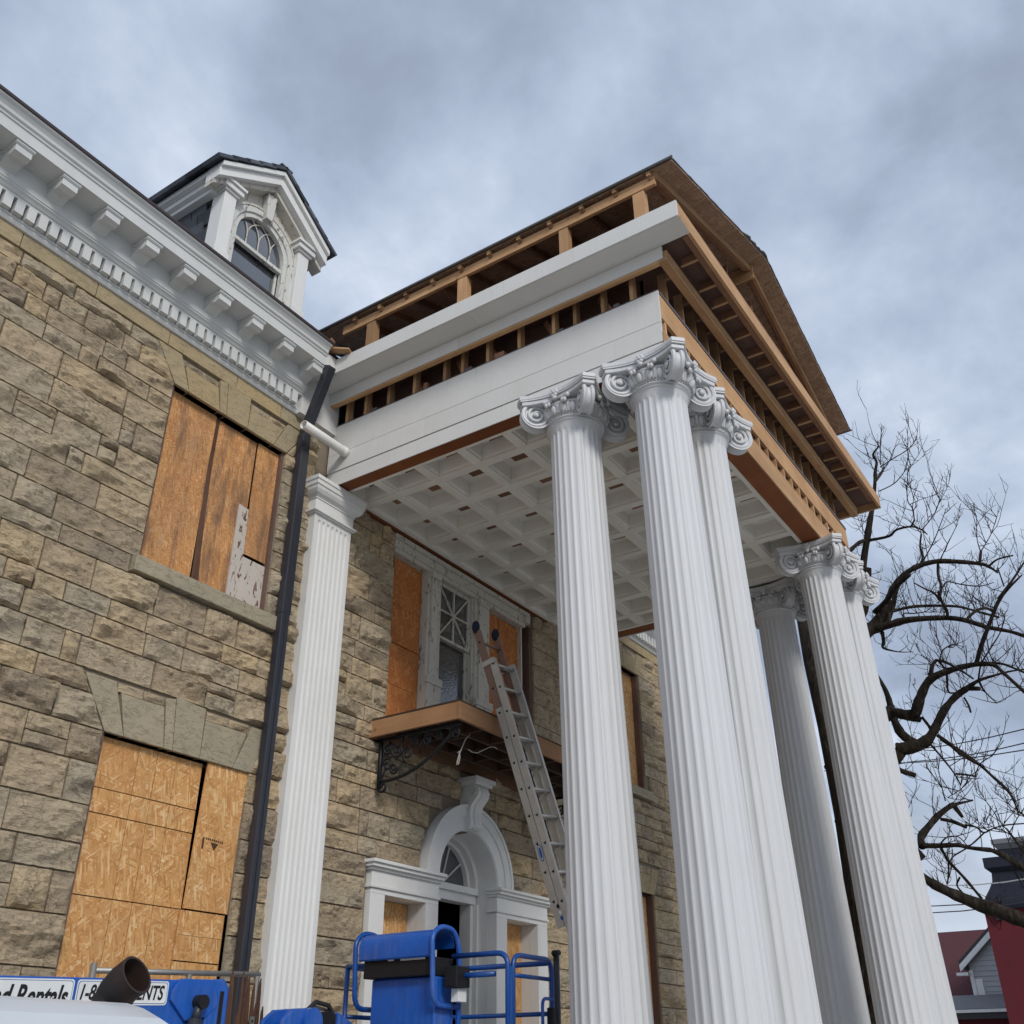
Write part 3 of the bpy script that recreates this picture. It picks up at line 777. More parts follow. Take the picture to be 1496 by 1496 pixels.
# entrance: arched doorway between boarded side lights, white joinery
ent = holder('entrance', house)
WH = M['white']
def jo(name, x0, x1, y0, y1, z0, z1, mat=WH, bev=.004): return build(name, MB().box(x0, x1, y0, y1, z0, z1), mat, ent, bevel=bev)
AX, AZ = 9.54, 1.885
for xo, xi, xa, xb in ((7.88, 8.985, 8.10, 8.77), (11.20, 10.095, 10.98, 10.31)):
    lo, hi = min(xo, xi), max(xo, xi); a, b = min(xa, xb), max(xa, xb); s = 1 if xo < xi else -1
    oa = .07 if s > 0 else .035; ob = .035 if s > 0 else .07
    jo('cornice', lo-oa, hi+ob, 6.86, 7.0805, 1.835, 1.868); jo('cornice', lo-oa*.72, hi+ob*.72, 6.885, 7.0805, 1.80, 1.8345); jo('cornice', lo-oa*.4, hi+ob*.4, 6.92, 7.0805, 1.772, 1.7995)
    jo('frieze', lo, hi, 6.945, 7.0805, 1.632, 1.7715); jo('architrave', lo-.022, hi+.012, 6.928, 7.0805, 1.605, 1.6315)
    jo('architrave', lo, hi, 6.95, 7.0805, 1.555, 1.6045)
    jo('post', lo, a, 6.95, 7.08, -.75, 1.5545); jo('post', b, hi, 6.95, 7.08, -.75, 1.5545)
    jo('side_reveal', a-.01, a-.0005, 7.081, 7.42, -.75, 1.56, WH, 0); jo('side_reveal', b+.0005, b+.01, 7.081, 7.42, -.75, 1.56, WH, 0); jo('side_reveal', a, b, 7.081, 7.42, 1.5555, 1.565, WH, 0)
    for c, d in ((-.7, .05), (.055, .62), (.625, 1.55)): panel(a+.005, b-.005, c, d, 7.21, ent, M['osb'])
# archivolt, in three steps, and its deep soffit
def ring(r0, r1, y0, y1, z, nm, mat=WH, n=36, leg=0.0):
    mb = MB(); vs = []; fs = []
    for k in range(n+1):
        a = PI*k/n; c, s_ = math.cos(a), math.sin(a)
        for r_, y in ((r0, y0), (r1, y0), (r1, y1), (r0, y1)): vs.append((AX-r_*c, y, z+r_*s_))
    for k in range(n):
        for q in range(4): fs.append((k*4+q, k*4+(q+1) % 4, (k+1)*4+(q+1) % 4, (k+1)*4+q))
    fs += [(3, 2, 1, 0), (n*4, n*4+1, n*4+2, n*4+3)]
    return build(nm, mb.add(vs, fs), mat, ent, auto=40)
ring(.565, .70, 6.935, 7.05, AZ-.012, 'archivolt'); ring(.7005, .80, 6.915, 7.05, AZ-.012, 'archivolt'); ring(.8005, .835, 6.895, 7.05, AZ-.012, 'archivolt')
ring(.553, .5645, 6.945, 7.42, AZ-.014, 'arch_soffit'); ring(.50, .5525, 7.22, 7.42, AZ-.012, 'arch_stop')
ring(.455, .4995, 7.30, 7.40, AZ-.012, 'fanlight_frame')
mb = MB().prism([(AX-.455*math.cos(PI*k/24), AZ+.455*math.sin(PI*k/24)) for k in range(25)], 'xz', 7.36, 7.365); build('fanlight_pane', mb, M['glass'], ent)
mb = MB()
for a in (36, 72, 108, 144):
    a = math.radians(a); mb.beam((AX, 7.35, AZ), (AX+.455*math.cos(a), 7.35, AZ+.455*math.sin(a)), .014, .016, (0, 1, 0))
build('fanlight_bars', mb, M['white'], ent)
jo('transom', 9.0, 10.08, 7.20, 7.40, 1.80, 1.872); jo('transom', 9.0, 10.08, 7.24, 7.40, 1.70, 1.7995)
for s, xe in ((1, 8.976), (-1, 10.104)):
    a, b = sorted((xe, xe+s*.012)); jo('jamb', a, b, 7.081, 7.42, -.75, 1.873, WH, 0)
    a, b = sorted((xe+s*.0125, xe+s*.055)); jo('jamb', a, b, 7.20, 7.42, -.75, 1.6995)
    a, b = sorted((xe+s*.0555, xe+s*.10)); jo('jamb', a, b, 7.26, 7.42, -.75, 1.6995)
# keystone console
KX = AX+.0
build('keystone_cap', MB().box(KX-.20, KX+.20, 6.72, 7.02, 2.955, 3.0).box(KX-.17, KX+.17, 6.75, 7.02, 2.915, 2.9545), WH, ent, bevel=.004)
prof = [(7.02, 2.914), (6.80, 2.914), (6.765, 2.885), (6.752, 2.835), (6.765, 2.785), (6.80, 2.745), (6.845, 2.70), (6.865, 2.64), (6.868, 2.56), (6.855, 2.50), (6.865, 2.455), (6.90, 2.43), (7.02, 2.43)]
ks = build('keystone', MB().prism(prof, 'yz', KX-.115, KX+.115), WH, ent, auto=35)
for sx in (-1, 1):
    pts = [(KX+sx*.118, 6.83+.062*(1-t)*math.cos(t*11), 2.84+.062*(1-t)*math.sin(t*11)) for t in [i/30 for i in range(31)]]
    build('keystone_scroll', MB().tube(pts, .011, 6), WH, ent, True)
build('keystone_fillet', MB().prism([(y-.014, z) for y, z in prof[1:-1]]+[(7.0, 2.44), (7.0, 2.9)], 'yz', KX-.045, KX+.045), WH, ent, auto=35)

# dormer
dm = holder('dormer', house)
DX = 5.35
def dj(name, x0, x1, y0, y1, z0, z1, mat=M['white'], bev=.005): return build(name, MB().box(x0, x1, y0, y1, z0, z1), mat, dm, bevel=bev)
dj('cheek', 4.74, 4.78, 7.05, 9.2, 7.1, 8.62, M['slate'], 0); dj('cheek', 5.92, 5.96, 7.05, 9.2, 7.1, 8.62, M['slate'], 0)
sl = MB().box(0, .02, -.120, .120, -.10, .10).mesh('slate', M['slate'])
for r_ in range(9):
    for k in range(8):
        y = 7.20+k*.255+(r_ % 2)*.127
        if y > 9.0: continue
        piece('slate', sl, (4.712, y, 7.32+r_*.155), dm, (0, -.13, 0))
        if k < 2: piece('slate', sl, (5.966, y, 7.32+r_*.155), dm, (0, .085, 0))
for x0 in (4.70, 5.84):
    dj('corner_post', x0, x0+.165, 6.90, 7.10, 7.15, 8.50); dj('post_base', x0-.02, x0+.185, 6.88, 7.11, 7.15, 7.66)
    dj('post_cap', x0-.02, x0+.185, 6.875, 7.11, 8.5005, 8.53); dj('post_cap', x0-.05, x0+.215, 6.845, 7.13, 8.531, 8.60); dj('post_cap', x0-.075, x0+.24, 6.82, 7.15, 8.601, 8.64)
# arched window in peeling timber
PE = M['peel']
def arch_ring(r0, r1, y0, y1, zc, nm, mat, cx=DX, n=28):
    vs = []; fs = []
    for k in range(n+1):
        a = PI*k/n
        for r_, y in ((r0, y0), (r1, y0), (r1, y1), (r0, y1)): vs.append((cx-r_*math.cos(a), y, zc+r_*math.sin(a)))
    for k in range(n):
        for q in range(4): fs.append((k*4+q, k*4+(q+1) % 4, (k+1)*4+(q+1) % 4, (k+1)*4+q))
    fs += [(3, 2, 1, 0), (n*4, n*4+1, n*4+2, n*4+3)]
    return build(nm, MB().add(vs, fs), mat, dm, auto=40)
ZA = 8.23; RW = .355
tym = [(4.78, 7.2), (4.78, 8.64), (4.60, 8.66), (DX, 9.20), (6.10, 8.66), (5.92, 8.64), (5.92, 7.2), (DX+RW+.1, 7.2)] + [(DX+(RW+.1)*math.cos(PI*k/20), ZA+(RW+.1)*math.sin(PI*k/20)) for k in range(21)] + [(DX-RW-.1, 7.2)]
build('gable_face', MB().prism(tym, 'xz', 7.0, 7.06), M['old_white'], dm)
arch_ring(RW+.06, RW+.14, 6.965, 7.05, ZA, 'arch_moulding', PE); arch_ring(RW, RW+.0595, 6.985, 7.05, ZA, 'arch_frame', PE); arch_ring(RW+.1405, RW+.165, 6.955, 7.05, ZA, 'arch_moulding', M['old_white'])
for s in (-1, 1):
    a, b = sorted((DX+s*RW, DX+s*(RW+.0595))); dj('jamb', a, b, 6.985, 7.05, 7.2, ZA-.001, PE)
    a, b = sorted((DX+s*(RW+.06), DX+s*(RW+.17))); dj('jamb', a, b, 6.965, 7.05, 7.2, ZA-.001, PE)
build('pane', MB().prism([(DX-RW, ZA-.10)]+[(DX-RW*math.cos(PI*k/20), ZA+RW*math.sin(PI*k/20)) for k in range(21)]+[(DX+RW, ZA-.10)], 'xz', 7.045, 7.048), M['glass'], dm)
build('pane', MB().box(DX-RW+.03, DX+RW-.03, 7.085, 7.088, 7.2, ZA-.10), M['glass'], dm)
dj('meeting_rail', DX-RW, DX+RW, 7.005, 7.06, ZA-.135, ZA-.085, PE)
dj('sash_stile', DX-RW, DX-RW+.03, 7.061, 7.1, 7.2, ZA-.136, PE); dj('sash_stile', DX+RW-.03, DX+RW, 7.061, 7.1, 7.2, ZA-.136, PE)
mb = MB()
for k in range(1, 4):                                    # gothic tracery: uprights that split into crossing arcs
    x = DX-RW+2*RW*k/4
    mb.tube([(x, 7.035, ZA-.09), (x, 7.035, ZA+.07)], .008, 6)
    for s in (-1, 1):
        pts = []
        for q in range(9):
            a = q/8*1.15; X = x+s*.30*(1-math.cos(a)); Z = ZA+.07+.30*math.sin(a)
            if (X-DX)**2+(Z-ZA)**2 < (RW+.005)**2: pts.append((X, 7.035+.0012*s, Z))
        if len(pts) > 1: mb.tube(pts, .0075, 6)
build('tracery', mb, M['old_white'], dm)
build('keystone', MB().prism([(DX-.07, 8.97), (DX+.07, 8.99), (DX+.045, 8.60), (DX-.045, 8.60)], 'xz', 6.90, 7.0), PE, dm, bevel=.006)
# raking cornice and eaves of the dormer
ap, ez, hw = 9.30, 8.70, .84
for s in (-1, 1):
    P = lambda d, up: (DX+s*hw*d, 0, ap-(ap-ez)*d+up)
    for nm, y0, y1, lo, hi, mt in (('raking_cornice', 6.79, 7.02, -.20, -.07, M['white']), ('raking_cornice', 6.75, 7.02, -.0695, .0, M['white']), ('raking_moulding', 6.87, 7.02, -.27, -.2005, M['old_white'])):
        pts = [(P(0, lo)[0], P(0, lo)[2]), (P(1, lo)[0], P(1, lo)[2]), (P(1, hi)[0], P(1, hi)[2]), (P(0, hi)[0], P(0, hi)[2])]
        build(nm, MB().prism(pts, 'xz', y0, y1), mt, dm, bevel=.004)
    xe = DX+s*hw
    a, b = sorted((xe-s*.20, xe)); dj('eave', a, b, 7.021, 9.6, ez-.08, ez-.005); a, b = sorted((xe-s*.20, xe-s*.06)); dj('eave', a, b, 7.021, 9.6, ez-.15, ez-.0805); a, b = sorted((xe-s*.20, xe-s*.11)); dj('eave', a, b, 7.021, 9.6, ez-.21, ez-.1505)
    th = math.atan2(ap-ez, hw)
    ln = math.hypot(hw, ap-ez)+.05; nrow = 5
    tile = MB().box(-ln/nrow/2-.03, ln/nrow/2+.03, -.14, .14, 0, .045).mesh('roof_slate', M['slate'])
    for k in range(nrow):
        d = (k+.5)/nrow*1.06
        for q in range(10):
            piece('roof_slate', tile, (DX+s*hw*d, 6.865+q*.283, ap-(ap-ez)*d+.018), dm, (0, s*(th-.05), 0))
for q in range(10):
    piece('ridge_slate', MB().box(-.09, .09, -.14, .14, 0, .02).mesh('ridge_slate', M['slate']), (DX, 6.865+q*.283, ap+.035), dm)
# ------------------------------------------------------------------ portico
por = thing('portico', 'half rebuilt white portico with exposed roof framing and coffered ceiling', 'portico', (9.61, 4.9, GROUND))
PC = 9.61
FX0, FX1 = 6.734, 12.486          # outer faces of the side friezes
FYF = 2.787                       # front face of the framing
WB = M['white_board']
def pb(name, x0, x1, y0, y1, z0, z1, mat, bev=0.0, parent=None): return build(name, MB().box(x0, x1, y0, y1, z0, z1), mat, parent or por, bevel=bev)
def mirror(name, x0, x1, *a, **k):
    pb(name, x0, x1, *a, **k); pb(name, 2*PC-x1, 2*PC-x0, *a, **k)
def lengths(name, x0, x1, cuts, z0, z1, mat, bev):       # one run of boards butted end to end
    for a, b in zip(cuts[:-1], cuts[1:]):
        j = random.uniform(-.0012, .0012); pb(name, x0+j, x1+j, a+.0012, b-.0012, z0+j, z1+j*.5, mat, bev)
pb('porch_floor', 6.35, 12.87, 2.3, 6.97, GROUND, -0.75, M['concrete'], .02)
for k in range(4): pb('porch_step', 7.6, 11.6, 2.3-.3*(k+1), 2.299-.3*k, GROUND, -0.92-.17*k, M['concrete'], .01)
# side friezes: boards on the beam
lengths('frieze_board', FX0, FX0+.02, [FYF, 4.92, 6.985], 6.093, 6.478, WB, .002); lengths('frieze_board', FX0, FX0+.02, [FYF, 5.6, 6.985], 5.862, 6.089, WB, .002); lengths('architrave_board', FX0+.010, FX0+.0203, [FYF, 4.6, 6.985], 5.674, 5.856, WB, .003)
pb('frieze_board', FX1-.02, FX1, FYF, 6.985, 5.674, 6.478, WB)
mirror('side_beam', FX0+.0205, 6.93, 3.0055, 6.985, 5.685, 5.95, M['beam_red'])
mirror('frieze_backing', FX0+.0205, FX0+.06, FYF+.095, 6.985, 5.951, 6.47, M['ply_dark'])
mirror('flashing', FX0-.006, FX0+.10, FYF, 6.985, 6.4785, 6.483, M['membrane'])
# side cornice: fascia, soffit, bed board (only the near side is clad)
mirror_all = mirror
def mirror(name, x0, x1, y0, y1, z0, z1, mat, *a, **k):
    pb(name, x0, x1, y0, y1, z0, z1, mat, *a, **k)
    if name in ('fascia_board', 'bed_lumber', 'side_beam', 'flashing'): pb(name, 2*PC-x1, 2*PC-x0, y0, y1, z0, z1, M['lumber_y'] if name == 'fascia_board' else mat, *a, **k)
lengths('fascia_board', 6.314, 6.334, [2.345, 4.28, 6.584], 6.852, 7.045, WB, .002); pb('fascia_board', 2*PC-6.334, 2*PC-6.314, 2.345, 6.584, 6.852, 7.045, M['lumber_y'])
lengths('soffit_board', 6.3365, 6.590, [2.345, 4.75, 6.9], 6.853, 6.868, WB, 0); lengths('bed_board', 6.588, 6.608, [2.645, 5.05, 6.9], 6.70, 6.8505, WB, .002)
mirror('bed_lumber', 6.6085, 6.66, 2.66, 6.9, 6.682, 6.77, M['lumber_y'])
mirror('corner_board', 6.316, 6.334, 6.5845, 6.64, 6.868, 7.04, WB)
for y in (3.07, 3.39, 3.71, 3.96, 4.38, 4.78, 5.11, 5.35, 5.77, 6.14, 6.48, 6.76):
    for s in (0, 1):
        x0, x1 = (6.745, 6.83) if not s else (2*PC-6.83, 2*PC-6.745)
        pb('stud', x0, x1, y-.019, y+.019, 6.4835, 6.90, M['lumber_z'])
        xa, xb = (6.60, 6.7445) if not s else (2*PC-6.7445, 2*PC-6.60)
        pb('lookout', xa+.062 if not s else xa, xb if not s else xb-.062, y+.02, y+.056, 6.78, 6.869, M['lumber_x'])
rnd = random.Random(31)
for y in (3.22, 3.86, 4.58, 5.0, 5.6, 6.32):       # odd blocks and membrane scraps left in the gap
    pb('scrap_block', 6.76, 6.80+rnd.uniform(0, .1), y, y+rnd.uniform(.05, .14), 6.4835, 6.50+rnd.uniform(.02, .10), M['lumber_old'] if rnd.random() < .6 else M['membrane'])
    build('brace', MB().beam((6.80, y+.1, 6.50), (6.90, y+.28, 6.84), .035, .07), M['lumber_old'], por)
# added dark sheets behind the studs, there to stop light leaks
mirror = mirror_all
mirror('attic_light_block', 7.02, 7.05, 3.05, 6.9, 5.86, 7.0, M['ply_dark'])
pb('attic_light_block', 7.02, 12.2, 3.06, 3.09, 5.86, 7.0, M['ply_dark'])
pb('deck_board', 6.34, 12.88, 2.39, 6.95, 6.96, 6.985, M['ply_dark'])
# front framing
pb('front_beam', FX0+.0205, FX1-.0205, FYF, 3.005, 5.69, 5.977, M['beam_red_x'])
pb('front_header', FX0+.0, FX1, FYF-.018, FYF-.0005, 5.692, 5.974, M['lumber_x'], .003)
pb('front_header', FX0+.021, FX1-.021, FYF-.004, FYF+.034, 6.15, 6.432, M['lumber_x'], .003)
pb('front_membrane', FX0+.021, FX1-.021, FYF-.012, FYF+.05, 6.433, 6.47, M['membrane'])
x = FX0+.09; k = 0
while x < FX1-.05:
    pb('short_stud', x, x+.035, FYF+.003, FYF+.09, 5.978, 6.149, M['lumber_z']); x += .262
x = 6.995; k = 0
while x < FX1-.05:
    pb('front_stud', x-.014, x+.014, 2.80, 2.885, 6.4705, 6.90, M['lumber_z'])
    xx = x+(.03 if k % 3 else -.03)
    pb('front_lookout', xx-.018, xx+.018, 2.66, 2.799, 6.775, 6.90, M['lumber_old']); pb('front_lookout', xx-.010, xx+.010, 2.43, 2.6, 6.87, 6.955, M['lumber_old'])
    pb('lookout_edge', xx-.013, xx+.013, 2.402, 2.615, 6.855, 6.8695, M['lumber_y'])
    x += .305 if k % 4 else .37; k += 1
pb('front_bed_lumber', 6.609, 12.611, 2.608, 2.66, 6.71, 6.80, M['lumber_x'], .006); pb('front_bed_lumber', 6.60, 12.62, 2.615, 2.70, 6.672, 6.7095, M['lumber_x'], .006)
pb('front_fascia_lumber', 6.336, 12.884, 2.345, 2.383, 6.853, 7.04, M['lumber_x'], .004)
pb('front_subfascia', 6.60, 12.62, 2.384, 2.43, 6.84, 6.93, M['lumber_old'])
# roof: eave plates on posts, rafters, sheathing, felt
EX, EZ, RZ = 6.685, 8.012, 9.005       # sheathing underside at eave and ridge
slope = (RZ-EZ)/(PC-EX)
def under(x): return EZ+slope*(min(x, 2*PC-x)-EX)
mirror('eave_plate', 6.73, 6.77, 2.70, 6.95, 7.862, 7.985, M['lumber_y'], .003)
for y, wd in ((2.90, .13), (3.80, .11), (5.14, .13), (6.50, .13)):
    mirror('roof_post', 6.74, 6.83, y-wd/2, y+wd/2, 6.9855, 7.8615, M['lumber_z'], .003)
ra = MB()
y = 2.743
raf = MB().beam((6.70, 0, under(6.70)-.045), (PC-.02, 0, under(PC-.02)-.045), .04, .088).mesh('rafter', M['lumber_old'], (0, 0, 0))
raf2 = MB().beam((2*PC-6.70, 0, under(6.70)-.045), (PC+.02, 0, under(PC-.02)-.045), .04, .088).mesh('rafter', M['lumber_old'], (0, 0, 0))
tail = MB().box(6.68, 6.745, -.022, .022, 7.955, 8.0105).mesh('rafter_tail', M['lumber_x'], (0, 0, 0))
while y < 7.0:
    piece('rafter', raf, (0, y, 0), por); piece('rafter', raf2, (0, y, 0), por); piece('rafter_tail', tail, (0, y, 0), por); y += .399
build('ridge_board', MB().box(PC-.019, PC+.019, 2.66, 7.4, under(PC)-.22, under(PC)-.012), M['lumber_y'], por)
build('collar_tie', MB().box(7.9, 2*PC-7.9, 2.78, 2.82, 8.28, 8.37), M['lumber_old'], por)
# rake lumber under the front overhang
for s in (-1, 1):
    a = (PC+s*(PC-6.73), 2.70, under(6.73)-.055); b = (PC+s*.0, 2.70, under(PC)-.055)
    build('rake_lumber', MB().beam(a, b, .05, .10), M['lumber_x'], por, bevel=.004)
    for d, f in ((0.60, .9), (0.02, .18)):
        pa = Vector(a).lerp(Vector(b), d); pb_ = Vector(a).lerp(Vector(b), f)
tri = [(6.80, 6.99), (2*PC-6.80, 6.99), (2*PC-6.80, under(6.80)-.1), (PC, under(PC)-.1), (6.80, under(6.80)-.1)]
build('gable_sheathing', MB().prism(tri, 'xz', 2.95, 2.97), M['ply_dark'], por)
for x in (7.6, 8.4, 9.2, 10.0, 10.8, 11.6):
    pb('gable_stud', x-.019, x+.019, 2.86, 2.949, 6.99, under(x)-.10, M['lumber_old'])
# sheathing panels; the front edge is cut unevenly
rnd = random.Random(4)
YR0, YR1 = 2.475, 7.35
for s in (-1, 1):
    ys = [YR0, 3.55, 4.77, 5.99, YR1]; nseg = 3
    for i in range(nseg):
        t0, t1 = i/nseg, (i+1)/nseg
        for j in range(len(ys)-1):
            x0 = EX+(PC-EX)*t0+.002; x1 = EX+(PC-EX)*t1-.002
            y0, y1 = ys[j]+.002, ys[j+1]-.002
            if i % 2 and j: y0 -= 0
            X0 = x0 if s < 0 else 2*PC-x0; X1 = x1 if s < 0 else 2*PC-x1
            n = 6 if j == 0 else 1
            vs = []; fs = []
            for q in range(n+1):
                f = q/n; X = X0+(X1-X0)*f; zq = under(X); yy = y0+(rnd.uniform(-.003, .003) if (j == 0 and 0 < q) else 0)
                for z in (zq, zq+.016): vs += [(X, yy, z), (X, y1, z)]
            for q in range(n):
                a = q*4; b = a+4
                fs += [(a, a+1, b+1, b), (a+2, b+2, b+3, a+3), (a, b, b+2, a+2), (a+1, a+3, b+3, b+1)]
            fs += [(0, 2, 3, 1), (n*4, n*4+1, n*4+3, n*4+2)]
            build('sheathing_panel', MB().add(vs, fs), M['osb_roof'], por)
    # felt on top with a lapped, slightly ragged edge
    vs = []; fs = []; n = 40
    for q in range(n+1):
        f = q/n; X = PC+s*(PC-EX+.035)*(1-f); z = under(X)+.022
        yy = YR0-.012+rnd.uniform(-.003, .003)
        if s > 0 and .86 < f: yy -= .012*rnd.random()
        if f > .72 and s < 0: yy -= .03*rnd.random(); z += .012*rnd.random()
        vs += [(X, yy, z), (X, YR1+.3, under(X)+.022), (X, yy, z+.012), (X, YR1+.3, under(X)+.034)]
    for q in range(n):
        a = q*4; b = a+4
        fs += [(a, b, b+1, a+1), (a+2, a+3, b+3, b+2), (a, a+2, b+2, b)]
    fs += [(0, 1, 3, 2)]
    build('roofing_felt', MB().add(vs, fs), M['felt'], por)
    X = PC+s*(PC-EX+.036); z = under(X)+.012
    build('drip_edge', MB().tube([(X, 2.45, z+.015), (X, 4.5, z+.012), (X, 7.3, z+.012)], .013, 6), M['felt'], por)
# scraps where the new roof meets the old cornice
build('flashing_scrap', MB().add([(6.30, 6.45, 7.05), (6.46, 6.50, 7.22), (6.52, 6.30, 7.12), (6.40, 6.10, 7.055), (6.31, 6.45, 7.04), (6.47, 6.5, 7.21), (6.53, 6.3, 7.11), (6.41, 6.1, 7.045)],
    [(0, 1, 2, 3), (7, 6, 5, 4), (0, 4, 5, 1), (1, 5, 6, 2), (2, 6, 7, 3), (3, 7, 4, 0)]), M['membrane'], por)
build('scrap_board', MB().beam((6.20, 6.62, 7.13), (6.30, 6.35, 7.055), .10, .02), M['lumber_y'], por)
build('scrap_board', MB().beam((6.13, 6.75, 7.10), (6.24, 6.56, 7.24), .08, .09), M['lumber_old'], por)
# coffered ceiling
ceil = build('ceiling', MB().box(6.93, 2*PC-6.93, 3.006, 6.93, 5.905, 5.92), M['ply_dark'], por)
CZ = 5.70
nx = [7.345+.5665*k for k in range(9)]; ny = [3.55+.579*k for k in range(6)]
RB = .055
for x in nx: build('rib', MB().box(x-RB, x+RB, 3.006, 6.93, CZ, CZ+.06), M['ceiling'], ceil, bevel=.006)
xs = [6.985-RB]+nx+[2*PC-6.985+RB]
for y in ny:
    for a, b in zip(xs[:-1], xs[1:]): build('rib', MB().box(a+RB+.0005, b-RB-.0005, y-RB, y+RB, CZ+.002, CZ+.06), M['ceiling'], ceil, bevel=.006)
ys = [3.06-RB]+ny+[6.88+RB]
mb = MB().box(6.9305, 6.985, 3.006, 6.93, CZ-.004, CZ+.06).box(2*PC-6.985, 2*PC-6.9305, 3.006, 6.93, CZ-.004, CZ+.06)
mb.box(6.9855, 2*PC-6.9855, 3.006, 3.06, CZ-.003, CZ+.06).box(6.9855, 2*PC-6.9855, 6.88, 6.93, CZ-.003, CZ+.06)
build('border', mb, M['ceiling'], ceil)
cache = {}
for a, b in zip(xs[:-1], xs[1:]):
    for c, d in zip(ys[:-1], ys[1:]):
        w, h = b-a-2*RB, d-c-2*RB
        key = (round(w, 3), round(h, 3))
        if key not in cache:
            m2 = MB(); t = .035; dz = .19
            lo = [(-w/2, -h/2), (w/2, -h/2), (w/2, h/2), (-w/2, h/2)]; hi = [(-w/2+t, -h/2+t), (w/2-t, -h/2+t), (w/2-t, h/2-t), (-w/2+t, h/2-t)]
            m2.add([(*p, .03) for p in lo]+[(*p, .045) for p in [(q[0]*.94, q[1]*.94) for q in lo]]+[(*p, dz) for p in hi],
                   [(i, (i+1) % 4, 4+(i+1) % 4, 4+i) for i in range(4)]+[(4+i, 4+(i+1) % 4, 8+(i+1) % 4, 8+i) for i in range(4)]+[(8, 9, 10, 11)])
            cache[key] = (m2.mesh('coffer', M['ceiling']), MB().box(-min(.06, w*.2), min(.06, w*.2), -.09, .09, dz-.004, dz-.001).mesh('slot', M['lumber_old']))
        piece('coffer', cache[key][0], ((a+b)/2, (c+d)/2, CZ), ceil); piece('coffer_slot', cache[key][1], ((a+b)/2+.045, (c+d)/2, CZ), ceil)
pb('wall_ledger', 6.94, 2*PC-6.94, 6.9305, 6.985, 5.675, 5.76, M['beam_red_x'])

